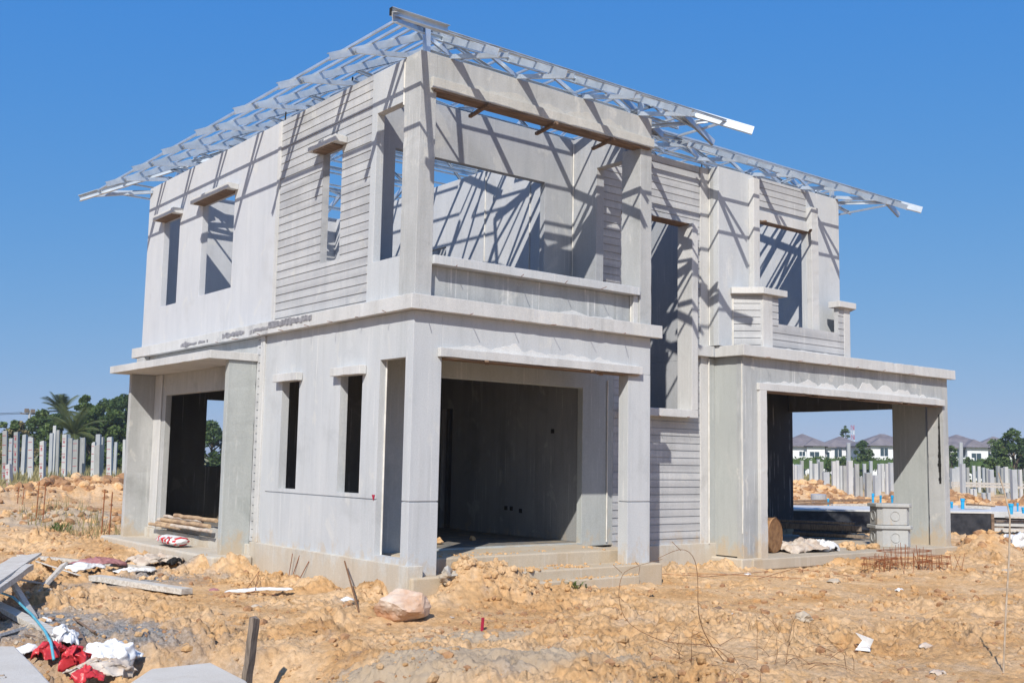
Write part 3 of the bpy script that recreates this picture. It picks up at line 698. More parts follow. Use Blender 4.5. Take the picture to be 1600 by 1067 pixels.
def make_ground():
    th = []; t = -math.pi
    while t < math.pi-1e-6:
        a = abs(t); th.append(t); t += .0016 if a < .52 else (.012 if a < .8 else .06)
    th = np.array(th)+yaw
    rr = [.4, 1.5, 3, 4.5, 5.5, 6.2]; r = 6.6
    while r < 34: rr.append(r); r *= 1.0018
    while r < 150: rr.append(r); r *= 1.012
    while r < 7000: rr.append(r); r *= 1.25
    rr = np.array(rr); R, TH = np.meshgrid(rr, th, indexing='ij')
    X = CX+R*np.cos(TH); Y = CY+R*np.sin(TH); shp = X.shape
    x = X.ravel(); y = Y.ravel(); z = hfull(x, y)
    d = np.hypot(x-CX, y-CY)
    nr, na = shp; nv = nr*na; GRID.update(r=rr.tolist(), t=th.tolist(), z=z.reshape(shp))
    me = bpy.data.meshes.new('ground')
    i = np.arange(nr-1)[:,None]*na; j = np.arange(na)[None,:]; j2 = (j+1) % na
    quads = np.stack([i+j, i+na+j, i+na+j2, i+j2], -1).reshape(-1, 4)
    me.vertices.add(nv+1); co = np.empty((nv+1, 3), np.float32); co[:nv,0] = x; co[:nv,1] = y; co[:nv,2] = z; co[nv] = (CX, CY, -.5)
    me.vertices.foreach_set('co', co.ravel())
    tri = np.stack([np.full(na, nv), np.arange(na), (np.arange(na)+1) % na], -1)
    loops = np.concatenate([quads.ravel(), tri.ravel()]); nf = len(quads)+na
    me.loops.add(len(loops)); me.polygons.add(nf)
    me.loops.foreach_set('vertex_index', loops.astype(np.int32))
    ls = np.concatenate([np.arange(len(quads))*4, len(quads)*4+np.arange(na)*3]); me.polygons.foreach_set('loop_start', ls.astype(np.int32))
    me.polygons.foreach_set('loop_total', np.concatenate([np.full(len(quads),4), np.full(na,3)]).astype(np.int32))
    me.polygons.foreach_set('use_smooth', np.ones(nf, bool))
    me.update(calc_edges=True); me.validate()
    at_ = me.color_attributes.new('kind', 'FLOAT_COLOR', 'POINT')
    c = np.zeros((nv+1, 4), np.float32); c[:nv,0] = gravelmask(x,y); c[:nv,1] = siltmask(x,y); c[:nv,2] = grassmask(x,y); c[:,3] = 1
    at_.data.foreach_set('color', c.ravel())
    mt, nt, b = newmat('clay_ground')
    v = mapping(nt); A = N(nt, 'ShaderNodeVertexColor'); A.layer_name = 'kind'
    sep = N(nt, 'ShaderNodeSeparateColor'); nt.links.new(A.outputs['Color'], sep.inputs[0])
    clay = ramp(nt, noise(nt, v, .9, 6, .65), [(.3, (.50,.28,.12)), (.45, (.62,.385,.19)), (.58, (.69,.475,.28)), (.75, (.60,.335,.12))])
    clay = mix(nt, 1.0, clay, ramp(nt, noise(nt, v, 14, 6, .7), [(.3, (.72,.70,.67)), (.62, (1.1,1.1,1.1))]), 'MULTIPLY')
    dk = ramp(nt, noise(nt, v, 3.2, 7, .7, .5), [(.62, (0,0,0)), (.72, (.75,.75,.75))])
    clay = mix(nt, dk, clay, (.24,.155,.10))
    pale = ramp(nt, noise(nt, v, 5, 8, .75), [(.60, (0,0,0)), (.70, (.7,.7,.7))])
    clay = mix(nt, pale, clay, (.62,.50,.36))
    gv = N(nt, 'ShaderNodeTexVoronoi'); gv.inputs['Scale'].default_value = 45; nt.links.new(v, gv.inputs['Vector'])
    grav = ramp(nt, gv.outputs['Color'], [(.1, (.15,.145,.14)), (.9, (.40,.385,.37))])
    silt = ramp(nt, noise(nt, v, 2.2, 6, .6), [(.35, (.46,.35,.24)), (.65, (.54,.43,.305))])
    gr = ramp(nt, noise(nt, v, .25, 6, .7), [(.35, (.16,.17,.05)), (.55, (.28,.25,.10)), (.7, (.38,.27,.13))])
    col = mix(nt, sep.outputs[1], clay, silt); col = mix(nt, sep.outputs[0], col, grav); col = mix(nt, sep.outputs[2], col, gr)
    nt.links.new(col, b.inputs['Base Color']); b.inputs['Roughness'].default_value = .95; b.inputs['Specular IOR Level'].default_value = .15
    h = mix(nt, .5, noise(nt, v, 16, 12, .78), noise(nt, v, 55, 6, .75)); bump(nt, b, h, 1.0, .038)
    me.materials.append(mt)
    o = bpy.data.objects.new('ground', me); COL.objects.link(o); tag(o, 'bare orange clay ground of the building site', kind='structure')
    return mt
claymat = make_ground()
print('ground done')

# lumps ------------------------------------------------------------
ICO = {}
def ico(sub):
    if sub not in ICO:
        bm = bmesh.new(); bmesh.ops.create_icosphere(bm, subdivisions=sub, radius=1)
        ICO[sub] = ([tuple(v.co) for v in bm.verts], [[v.index for v in f.verts] for f in bm.faces]); bm.free()
    return ICO[sub]
from mathutils import noise as mn
def lump(mb, p, r, sub=2, amp=.35, sq=(1,1,.7), rot=None):
    vs, fs = ico(sub); b = len(mb.v); o = Vector((rnd.uniform(-50,50),)*3); R = Matrix.Rotation(rnd.uniform(0,6.3) if rot is None else rot, 3, 'Z')
    for v in vs:
        v = Vector(v); k = 1+amp*mn.noise(v*1.1+o)*1.6+amp*.5*mn.noise(v*3+o)
        w = R @ Vector((v.x*sq[0], v.y*sq[1], v.z*sq[2]))
        mb.v.append(tuple(Vector(p)+w*(k*r)))
    for f in fs: mb.nface([b+i for i in f])
def claylump_mat(name, c1, c2):
    return simple(name, c1, c2, 6, .95, 0, .9, detail=7, bd=.02)
lm = claymat
def rock(mb, p, r, sub=3, cuts=14, sq=(1,1,.75), amp=.08):
    vs, fs = ico(sub); b = len(mb.v); o = Vector((rnd.uniform(-50,50),)*3); R = Matrix.Rotation(rnd.uniform(0,6.3), 3, 'Z')
    pl = [(Vector((rnd.gauss(0,1),rnd.gauss(0,1),rnd.gauss(0,1))).normalized(), rnd.uniform(.55,.92)) for _ in range(cuts)]
    for v in vs:
        v = Vector(v)
        for n_, d_ in pl:
            k = v.dot(n_)
            if k > d_: v = v-n_*(k-d_)
        v = v*(1+amp*noise_.noise(v*3+o)+amp*.5*noise_.noise(v*8+o))
        w = R @ Vector((v.x*sq[0], v.y*sq[1], v.z*sq[2])); mb.v.append(tuple(Vector(p)+w*r))
    for f in fs: mb.nface([b+i for i in f])
mb = MB(); n = 0
while n < 9000:
    a = rnd.uniform(-.50, .50)+yaw; d = rnd.uniform(8, 24)**1.0 if rnd.random() < .8 else rnd.uniform(24, 40)
    x = CX+d*math.cos(a); y = CY+d*math.sin(a)
    if 0 < x < 7.2 and -.1 < y < 9.7 or 7.2 < x < 14 and .5 < y < 4.8 or -.7 < x <= 0 and y > 4.2 and y < 9.4: continue
    if mn.noise(Vector((x*.8,y*.8,3))) < rnd.uniform(-.35,.45): continue
    r = .010+.042*rnd.random()**4.5*(1+d*.02)
    rock(mb, (x, y, groundz(x,y)+r*.15), r*1.15, 1, 5, (1,rnd.uniform(.7,1),rnd.uniform(.5,.9)), .2); n += 1; mb.cur = 1 if rnd.random() < .22 else 0
for q in range(260):
    x = 1.25+rnd.gauss(0,.5); y = -.25+rnd.gauss(0,.3); r = .015+.06*rnd.random()**2.5
    if groundz(x,y) < -.42: continue
    rock(mb, (x, y, max(groundz(x,y), -.2 if y > -.16 and x < 4.3 and y < .3 else -9)+r*.2), r, 1, 6, (1,.85,.75), .25)
for q in range(900):      # crumbs spilled on the treads
    x = rnd.uniform(.6,4.0); k = rnd.random(); y, z = ((rnd.uniform(-.14,.28), -.2) if k < .5 else (rnd.uniform(-.31,-.18), -.33) if k < .8 else (rnd.uniform(.32,.8), -.02))
    if k < .8 and 1.6 < x < 2.6 and rnd.random() < .6: continue
    if z == -.33 and not 1.3 < x < 3.75: continue
    if mn.noise(Vector((x*2, z*9, 0))) < -.02 and rnd.random() < .85: continue
    r = .008+.028*rnd.random()**2; rock(mb, (x, y, z+r*.2), r, 1, 6, (1,.85,.6), .25)
# heaps get bigger lumps
for (a, b, h, rx, ry, ro) in BUMPS:
    if h < .28 or a > 60 or (0 < a < 2 and b < 1): continue
    for q in range(int(44*rx*ry)+20):
        u = rnd.gauss(0,.6)*rx; v = rnd.gauss(0,.6)*ry; x = a+u; y = b+v
        if h < .5 and 4.4 < y < 9: continue
        r = rnd.uniform(.05,.16)*(1.6 if h >= .4 else .8)
        r *= rnd.choice((.5,.7,1,1.1)); mb.cur = 1 if rnd.random() < .6 else 0; rock(mb, (x, y, groundz(x,y)+r*.05), r*1.1, 2, 8, (1,rnd.uniform(.7,1),rnd.uniform(.6,.9)), .25)
lmd = claylump_mat('dark_clay_lumps', (.40,.23,.115), (.26,.14,.075))
tag(mb.build('clay_lumps', [lm, lmd], smooth=False), 'loose clods of orange clay scattered on the ground', kind='stuff')
def mound(name, pts, mat, label, cat, group=None):
    mb = MB()
    for p, r in pts: lump(mb, p, r, 3, .5)
    tag(mb.build(name, mat), label, cat, group)

# ---------------------------------------------------------------- foreground things
p = onz(627, 963, -.47); g = groundz(p.x, p.y)
mb = MB(); rnd.seed(23); rock(mb, (p.x, p.y, g+.15), .29, 4, 18, (1.08,.85,.80), .09)
tag(mb.build('boulder', M['stone']), 'pink and white broken boulder on the clay in front of the house corner', 'rock')
def stick(name, a, b, w, h, mat, label, cat, group=None, upv=(0,0,1), jag=True, tilt=0):
    a = Vector(a); b = Vector(b); mb = MB(); d = (b-a); n = 8
    A = d.normalized().cross(Vector(upv)).normalized(); B = A.cross(d.normalized())
    A, B = A*math.cos(tilt)+B*math.sin(tilt), B*math.cos(tilt)-A*math.sin(tilt)
    prev = None
    for i in range(n+1):
        c = a+d*i/n+A*rnd.uniform(-1,1)*w*.03+B*rnd.uniform(-1,1)*h*.06
        q = [mb.nv(c+A*s*w/2+B*t*h/2+(d.normalized()*rnd.uniform(-.02,.02) if i in (0,n) and jag else Vector())) for s, t in ((-1,-1),(1,-1),(1,1),(-1,1))]
        if prev:
            for k in range(4): mb.nface([prev[k], prev[(k+1)%4], q[(k+1)%4], q[k]])
        else: mb.nface(q[::-1])
        prev = q
    mb.nface(prev); o = mb.build(name, mat, bevel=.002); return tag(o, label, cat, group)
# wooden stake
sp = onz(383, 1056, -.62); gz = groundz(sp.x, sp.y)
tp = CAM+ray(398, 966)*((sp-CAM).dot(fwd)+.02)
o = stick('wooden_stake', (sp.x, sp.y, sp.z-.25), tp, .085, .05, M['wood'], 'grey weathered wooden stake driven into the clay beside the concrete slab', 'stake')
# red peg
q = at(753, 978); stick('red_peg', (q.x,q.y,q.z-.05), (q.x+.01,q.y,q.z+.14), .03, .02, M['redpaint'], 'small red peg standing in the clay right of the boulder', 'peg')
# planks
a = at(147, 908, .06); b = at(291, 926, .05)
stick('timber_plank', a, b, .17, .07, M['bplank'], 'thick grey plank lying alone on the path in front of the side doorway', 'plank')
def board(px0, py0, px1, py1, z0, z1, w, t, label, mat='bplank', tilt=0):
    a = onz(px0, py0, z0); b = onz(px1, py1, z1)
    return stick('wooden_board', a, b, w, t, M[mat], label, 'board', tilt=tilt)
board(-60, 934, 42, 868, -.16, -.1, .36, .03, 'wide pale board propped at the left edge of the picture', tilt=.15)
board(-40, 945, 44, 885, -.2, -.12, .12, .07, 'narrow batten under the wide propped board')
board(45, 940, 100, 882, -.55, -.2, .10, .04, 'board slanting up to the right from the gravel', tilt=.5)
board(14, 900, 52, 962, -.2, -.5, .10, .03, 'short board leaning down under the wide propped board', tilt=.5)
board(-60, 918, 104, 1000, -.42, -.5, .13, .06, 'long double batten lying over the gravel under the blue hose')
board(-50, 945, 88, 988, -.48, -.52, .09, .03, 'orange-brown lath lying along the long batten', 'plank')
board(30, 868, 240, 888, -.44, -.44, .09, .05, 'long white batten lying towards the rag heap')
stick('wooden_board', at(108,985,.05), at(128,1015,.02), .16, .03, M['plank'], 'broken brown board piece above the white sack', 'board')
for k, (q, l) in enumerate((((2,900,70,912,-.3,-.42,.09,.02),'thin grey lath on the gravel below the wide propped board'), ((20,985,96,1008,-.5,-.52,.07,.02),'short thin lath at the foot of the long double batten'),
        ((60,878,128,900,-.42,-.44,.11,.02),'pale broken board left of the rag heap'), ((-20,1000,60,975,-.46,-.5,.08,.03),'old grey board crossing the gravel above the corner slab'), ((118,968,150,990,-.5,-.52,.06,.02),'small brown wood splinter above the white sacks'))):
    board(*q[:6], q[6], q[7], l, 'plank' if k in (1, 4) else 'bplank', tilt=.2*k)
mb = MB()
for k in range(70):
    p = at(rnd.uniform(-20,130), rnd.uniform(905,1005)); r = .012+.035*rnd.random()**2; rock(mb, (p.x,p.y,p.z+r*.3), r, 1, 6, (1,.85,.7), .2)
tag(mb.build('gravel_pieces', M['box']), 'loose grey rubble pieces on the gravel at the left edge', kind='stuff')
# blue hose
pts = [onz(px, py, z) for px, py, z in ((-30,915,-.3),(20,932,-.34),(50,960,-.38),(70,985,-.4),(80,1005,-.45),(84,1030,-.55))]
mb = MB(); mb.tube(pts, .013, 8); tag(mb.build('hose', M['hose'], smooth=True), 'light blue hose over the long batten', 'hose')
# slabs lower left
def slab(poly, z, t, label):
    mb = MB(); P = [onz(px, py, z) for px, py in poly]
    mb.prism([(p.x, p.y) for p in P], z-t, z); o = mb.build('concrete_slab', M['slab'], bevel=.02); tag(o, label, 'concrete slab')
slab([(-60,960),(0,985),(58,1042),(130,1120),(-300,1180),(-300,980)], -.52, .12, 'pale concrete slab in the bottom left corner')
slab([(205,1064),(235,1044),(330,1034),(385,1062),(420,1110),(150,1120)], -.60, .14, 'broken concrete slab at the foot of the wooden stake')
# crumpled sacks
def cloth(name, c, rx, ry, h, mat, label, cat, seed, n=36, rot=0, fold=.5, freq=3.0, parent=None, thick=.004):
    mb = MB(); g = {}
    o = Vector((seed*3.7, seed*1.3, 0)); R = Matrix.Rotation(rot, 2)
    for i in range(n+1):
        for j in range(n+1):
            u = -1+2*i/n; v = -1+2*j/n
            rad = math.hypot(u, v); k = 1/max(1, rad*.95) if rad > 1 else 1
            u2 = u*k; v2 = v*k
            ed = 1+.25*mn.noise(Vector((u*1.5,v*1.5,seed)))
            xy = R @ Vector((u2*rx*ed, v2*ry*ed))
            q = Vector((u2*freq, v2*freq, seed*1.7))
            zz = .75*h*(max(0, 1-rad**2*.8))**.6*(1+fold*.5*mn.noise(q*.5))+h*fold*.55*(.5-abs(mn.noise(q*.55+o)))*(1-.5*rad)+h*.22*(.4-abs(mn.noise(q*1.3)))+h*.05*mn.noise(q*3)
            x = c[0]+xy.x+h*.35*mn.noise(q*.8+o); y = c[1]+xy.y+h*.35*mn.noise(q*.8-o)
            g[i,j] = mb.nv((x, y, c[2]+zz-.01))
    for i in range(n):
        for j in range(n): mb.nface([g[i,j], g[i+1,j], g[i+1,j+1], g[i,j+1]])
    ob = mb.build(name, mat, parent, smooth=True)
    s = ob.modifiers.new('thick', 'SOLIDIFY'); s.thickness = thick
    if parent is None: tag(ob, label, cat)
    return ob
def gp(px, py, dz=0):
    return at(px, py, dz)
cloth('plastic_sack', onz(80,1026,-.6), .15, .12, .16, M['red'], 'crumpled red plastic sack against the corner slab', 'sack', 1, rot=.5, fold=.9)
cloth('plastic_sack', onz(100,1012,-.55), .11, .10, .22, M['white'], 'small white bag between the red sacks', 'sack', 2, fold=.7)
cloth('plastic_sack', onz(115,1045,-.6), .12, .11, .19, M['red'], 'crumpled red sack in front, nearest the bottom edge', 'sack', 3, rot=1.2, fold=1.0)
cloth('plastic_sack', onz(135,1062,-.6), .13, .1, .12, M['red'], 'red and white wrapper low on the bottom edge of the picture', 'wrapper', 4, fold=1.0)
cloth('plastic_sack', onz(168,1036,-.62), .26, .19, .19, M['white'], 'large crumpled white sack right of the red sacks', 'sack', 5, rot=-.4, fold=1.0, n=60, freq=4.5)
cloth('plastic_sack', onz(160,1058,-.62), .28, .16, .16, M['cloth'], 'greyish sack lying in front of the large white sack', 'sack', 6, rot=-.2, fold=1.0, freq=5)
# rags and paper by the side step
cloth('rag', onz(155,884,-.42), .38, .25, .14, M['pinkcloth'], 'crumpled maroon cloth in the rag heap left of the step', 'cloth', 7, rot=.2, fold=1.1, freq=4)
cloth('rag', onz(130,888,-.42), .34, .22, .10, M['white'], 'white sheet at the left end of the rag heap', 'cloth', 8, rot=.4, fold=1.0, freq=4)
cloth('rag', onz(238,880,-.42), .42, .3, .16, M['cloth'], 'torn brown paper sacks at the right end of the rag heap', 'paper sack', 9, rot=.1, fold=1.1, freq=5)
cloth('rag', onz(272,880,-.4), .17, .07, .09, M['darkend'], 'black plastic scrap at the tip of the rag heap', 'plastic', 10, rot=.6, fold=1.1, freq=5)
cloth('rag', onz(210,893,-.43), .3, .1, .07, M['white'], 'thin white strip lying in front of the brown paper sacks', 'cloth', 11, rot=.0, fold=1.0, freq=5)
cloth('rag', onz(405,922,-.45), .42, .07, .04, M['white'], 'long torn white strip on the clay in front of the plinth', 'cloth', 12, rot=-.2, fold=1.0, freq=6)
cloth('litter', onz(543,937,-.42), .08, .06, .05, M['white'], 'small white paper ball left of the boulder', 'paper', 13, n=14)
q = at(1352, 1014)
mb = MB(); c = Vector((q.x, q.y, q.z)); r_ = Vector((.83,-.56,0)).normalized(); f_ = Vector((.56,.83,0))
P0 = c-r_*.085+f_*.02+Vector((0,0,.16)); P1 = c+r_*.085+Vector((0,0,.10)); P2 = c+r_*.03-f_*.05+Vector((0,0,.0)); P3 = c-r_*.11-f_*.03+Vector((0,0,.01)); P4 = c+r_*.06+f_*.03+Vector((0,0,.02)); P5 = c-r_*.02+f_*.02+Vector((0,0,.09))
mb.nface([mb.nv(P0), mb.nv(P1), mb.nv(P4), mb.nv(P5)]); mb.nface([mb.nv(P5), mb.nv(P4), mb.nv(P2), mb.nv(P3)])
o = mb.build('litter', M['white']); s = o.modifiers.new('t','SOLIDIFY'); s.thickness = .008; tag(o, 'folded white foam tray standing on the clay at lower right', 'litter')
# cement bag on the side step
mb = MB(); cb = Vector((-.5, 6.35, -.18)); n1, n2 = 26, 20; ring = []
def bagp(t, a, e=0):
    k = (1-abs(t)**6)**.5*.9+.02; q = Vector((t*2.2, math.cos(a)*1.5, math.sin(a)*1.5+4)); rr_ = 1+.22*noise_.noise(q*1.5)
    return cb+Vector((math.cos(a)*(.19*k*rr_+e), t*.42, math.sin(a)*(.085*k*rr_+e)+.02))
for i in range(n1+1):
    t = -1+2*i/n1; row = []
    for j in range(n2):
        a = 2*math.pi*j/n2; row.append(mb.nv(bagp(t, a)))
    ring.append(row)
for i in range(n1):
    for j in range(n2): mb.nface([ring[i][j], ring[i][(j+1)%n2], ring[i+1][(j+1)%n2], ring[i+1][j]])
o = mb.build('cement_bag', M['white'], smooth=True); tag(o, 'white cement bag with red print on the side step', 'cement bag')
mb = MB()
for (t0, t1, a0, a1) in ((-.93,-.80,0,6.3), (-.66,-.5,2.2,3.6), (-.36,-.22,2.2,3.3), (-.05,.1,2.4,3.6), (-.6,.2,3.75,3.95), (.25,.4,2.6,3.2), (.5,.56,2.2,3.4), (.66,.7,2.3,3.1)):
    for q in range(8):
        b0 = a0+(a1-a0)*q/8; b1 = a0+(a1-a0)*(q+1)/8
        
        for w in range(3):
            ta = t0+(t1-t0)*w/3; tb = t0+(t1-t0)*(w+1)/3; mb.nface([mb.nv(bagp(t, a, .006)) for t, a in ((ta,b0),(tb,b0),(tb,b1),(ta,b1))])
pr = mb.build('bag_print', M['red'], o); pr['label'] = 'red printed bands'
# peeled poles on the door sill
k = 0
for (y0, y1, x, z, r) in ((8.1,6.0,.0,.05,.035),(8.0,6.3,-.07,.0,.03),(7.8,5.7,-.05,.07,.035),(7.9,6.2,.04,.12,.03),(7.4,5.6,.03,.16,.035),(8.25,6.8,-.1,-.03,.028),(7.2,5.5,-.1,.0,.03)):
    mb = MB(); n = 9; P = [Vector((x-.1+.02*mn.noise(Vector((i*.7,k,0))), y0+(y1-y0)*i/n, z+.03+.015*mn.noise(Vector((i*.7,k,5))))) for i in range(n+1)]
    mb.tube(P, [r*(1+.12*mn.noise(Vector((i*1.3,k,9)))) for i in range(n+1)], 10)
    o = mb.build('timber_pole', M['bamboo'] if k % 3 else M['cloth'], smooth=False)
    tag(o, 'peeled pole in the bundle lying across the side doorway sill', 'pole', 'peeled poles on the side doorway sill'); k += 1
# sandy piece of rubble
for (px, py, z, r, lab) in ((684,850,.0,.07,'small clay stone at the inner foot of the corner column'), (738,817+27,.0,.05,'small clay stone on the terrace floor behind the steps'), (1256,990-12,-.5,.09,'grey stone half sunk in the clay at lower right')):
    p = onz(px, py, z); mb = MB(); lump(mb, (p.x,p.y,(z if z == 0 else groundz(p.x,p.y))+r*.6), r, 3, .5)
    tag(mb.build('stone', lm if z == 0 else M['box']), lab, 'stone')
mb = MB(); lump(mb, (.42,-.27,-.19), .12, 3, .7); tag(mb.build('stone', M['box']), 'grey mortar lump at the foot of the corner column', 'stone')
# drum
dr = empty('steel_drum', (8.55, 1.05, -.33), 'rusty steel drum lying on its side behind the carport column', 'drum')
ax = Vector((-.21,.84,0)).normalized(); c0 = onz(1212, 836, -.01); R_ = .315; L_ = .85
sd = ax.cross(Vector((0,0,1)))
mb = MB(); n = 40; rows = []
prof = [(0,R_),(.02,R_+.012),(.035,R_+.002),(.27,R_),(.28,R_+.012),(.30,R_),(.55,R_),(.57,R_+.012),(.585,R_),(L_-.02,R_),(L_,R_+.01)]
for t, r in prof:
    rows.append([mb.nv(c0+ax*t+(sd*math.cos(a)+Vector((0,0,1))*math.sin(a))*r) for a in [2*math.pi*k/n for k in range(n)]])
for i in range(len(rows)-1):
    for k in range(n): mb.nface([rows[i][k], rows[i][(k+1)%n], rows[i+1][(k+1)%n], rows[i+1][k]])
sh = mb.build('drum_shell', M['drum'], dr, smooth=True); sh.matrix_parent_inverse = Matrix.Translation(dr.location).inverted()
for t in (.018, L_-.018):
    mb = MB(); mb.nface([mb.nv(c0+ax*t+(sd*math.cos(a)+Vector((0,0,1))*math.sin(a))*(R_-.003)) for a in [2*math.pi*k/n for k in range(n)]])
    e_ = mb.build('drum_lid', M['drumend'], dr); e_.matrix_parent_inverse = Matrix.Translation(dr.location).inverted(); s = e_.modifiers.new('t','SOLIDIFY'); s.thickness = .008
# stacked concrete boxes
def cbox(z0, label, s=1.0, rz=0):
    c = (12.55, 1.25, z0)
    o = empty('concrete_box', c, label, 'concrete box', None, rz)
    W, D, H, ch = .62*s, .50*s, .36, .09
    def oct_(w, d, c): return [(-w/2+c,-d/2),(w/2-c,-d/2),(w/2,-d/2+c),(w/2,d/2-c),(w/2-c,d/2),(-w/2+c,d/2),(-w/2,d/2-c),(-w/2,-d/2+c)]
    mb = MB().prism(oct_(W, D, ch), .002, H-.003); b = mb.build('box_body', M['box'], o, bevel=.008)
    mb = MB().prism(oct_(W+.08, D+.08, ch), H, H+.07); mb.build('box_rim', M['box'], o, bevel=.012)
    for (cx, cy, ax_, r) in ((-W/2-.001,0,'x',.1), (0,-D/2-.001,'y',.1), (-W/2+ch/2,-D/2+ch/2,'d',0)):
        if r == 0: continue
        mb = MB(); n = 28
        for k in range(n):
            a0 = 2*math.pi*k/n; a1 = 2*math.pi*(k+1)/n
            f = lambda a, rr, dep: ((cx-dep, cy+math.cos(a)*rr, H*.52+math.sin(a)*rr) if ax_ == 'x' else (cx+math.cos(a)*rr, cy-dep, H*.52+math.sin(a)*rr))
            for (ra, da, rb, db) in ((r,-.005,r,.012),(r,.012,r-.012,.012),(r-.012,.012,r-.012,-.005)):
                mb.nface([mb.nv(f(a0,ra,da)), mb.nv(f(a1,ra,da)), mb.nv(f(a1,rb,db)), mb.nv(f(a0,rb,db))])
        mb.build('knockout_ring', M['box'], o)
    return o
cbox(-.33, 'lower of two cast concrete chamber boxes stacked by the carport column', 1.12, -.62)
cbox(.105, 'upper of two cast concrete chamber boxes stacked by the carport column', 1.08, -.60)
# trash heap in the carport
cloth('rubbish_heap', (9.75,1.35,-.33), .75, .42, .22, M['cloth'], 'heap of pale torn sacks and plaster on the carport floor beside the drum', 'rubbish heap', 21, rot=.1, fold=1.1, n=50, freq=5)
cloth('plastic_sack', (10.15,1.15,-.33), .32, .22, .22, M['white'], 'white bag on the right of the carport rubbish heap', 'bag', 22, fold=1, n=30, freq=4)
mb = MB()
for k in range(16): lump(mb, (11.0+rnd.uniform(-.6,.6), 1.25+rnd.uniform(-.3,.3), -.3), rnd.uniform(.04,.12), 2, .5)
tag(mb.build('clay_heap', lm), 'small heap of clay on the carport floor right of the rubbish', 'clay heap')
# dark timbers stacked in the carport shade
for k, (px0, px1, py, z, t) in enumerate(((1240,1295,812,.03,.05),(1240,1300,821,-.08,.12),(1282,1320,829,-.16,.08),(1240,1262,833,-.24,.06),(1262,1320,838,-.28,.05))):
    a = Vector((12.6+.1*k+(.5 if k == 2 else 0), 4.2-.1*k, z)); b = a+Vector((.9 if k != 3 else .5, -1.5, 0))
    tag(MB().bar(a, b, .16, t).build('timber_beam', M['wood'], bevel=.004), 'dark timber in the stack at the back of the carport', 'timber', 'dark timbers stacked at the back of the carport')
# rebar cage
mb = MB(); c = Vector((9.55,-1.0,0)); gz = groundz(c.x, c.y)
def rr(a, b, r=.0045): mb.tube([a, (Vector(a)+Vector(b))/2+Vector((rnd.uniform(-.01,.01),rnd.uniform(-.01,.01),0)), b], r, 5)
for (x0, x1, y0, y1, h) in ((-.35,.55,-.1,.4,.42), (.45,.8,-.3,.1,.28), (-.75,-.2,.1,.45,.26)):
    nx = max(3, int((x1-x0)/.13))
    for i in range(nx+1):
        for y in (y0, y1, (y0+y1)/2):
            x = x0+(x1-x0)*i/nx+rnd.uniform(-.02,.02); rr(c+Vector((x,y,gz-.1)), c+Vector((x+rnd.uniform(-.05,.05),y+rnd.uniform(-.04,.04),gz+h*rnd.uniform(.6,1.05))))
    for z in (h*.3, h*.7):
        for q in (0,.02):
            for (a, b) in (((x0,y0),(x1,y0)),((x1,y0),(x1,y1)),((x1,y1),(x0,y1)),((x0,y1),(x0,y0))):
                rr(c+Vector((*a,gz+z+q)), c+Vector((*b,gz+z+q)), .005)
for k in range(22):
    a = rnd.uniform(-.75,.75); y = rnd.uniform(-.6,.3); rr(c+Vector((a,y,groundz(c.x+a,c.y+y)-.05)), c+Vector((a+rnd.uniform(-.12,.12),y+rnd.uniform(-.1,.1),gz+rnd.uniform(.1,.34))), .0045)
tag(mb.build('rebar_cage', M['rust']), 'low cage of rusty reinforcing rods in front of the concrete boxes', 'rebar cage')
def rods_thing(pts, label, r=.006, mat='rust', name='iron_rod', cat='iron rod'):
    mb = MB()
    for p in pts: mb.tube(p, r, 6)
    tag(mb.build(name, M[mat]), label, cat)
a = Vector((-.12, 2.9, -.5))
rods_thing([[a, a+Vector((.0,-.1,.38))], [a+Vector((.02,-.05,0)), a+Vector((.06,-.2,.36))], [a+Vector((0,-.3,0)), a+Vector((.05,-.5,.3))]], 'rusty rods sticking up at the foot of the left plinth')
b0 = at(561, 957); tq = Vector((-.16, 1.25, .1)); 
rods_thing([[b0, tq-Vector((0,0,.2))]], 'thin brown stick leaning towards the plinth above the boulder', .011, 'twig', 'stick', 'stick')
for (px, py, h, lab) in ((27,785,.5,'pair of rusty bars at the far left of the clay heaps'), (56,812,.85,'pair of rusty bars left of the brown soil mound'), (158,838,.95,'pair of rusty bars right of the brown soil mound')):
    p = at(px, py); rods_thing([[p-Vector((0,0,.1)), p+Vector((.02,0,h))], [p+Vector((.12,-.1,-.1)), p+Vector((.14,-.1,h*.95))]], lab, .012)
p = at(157, 783); stick('wooden_stake', (p.x,p.y,p.z-.1), (p.x,p.y,p.z+.75), .07, .05, M['wood'], 'short grey stake on the clay beyond the brown soil mound', 'stake')
# thin cane and cord on the right
def dpt(px, py, D): return far(px, py, D)
pb = onz(1567, 1064, -.6)
D0 = (pb-CAM).dot(fwd)
mb = MB(); mb.tube([dpt(1567,1066,D0), dpt(1572,950,D0+.02), dpt(1577,868,D0+.05), dpt(1578,806,D0+.08), dpt(1570,770,D0+.1), dpt(1560,738,D0+.12)], [.009,.008,.008,.0075,.007,.005], 6)
tag(mb.build('cane', M['cord']), 'thin pale bent cane standing at the right edge of the picture', 'cane')
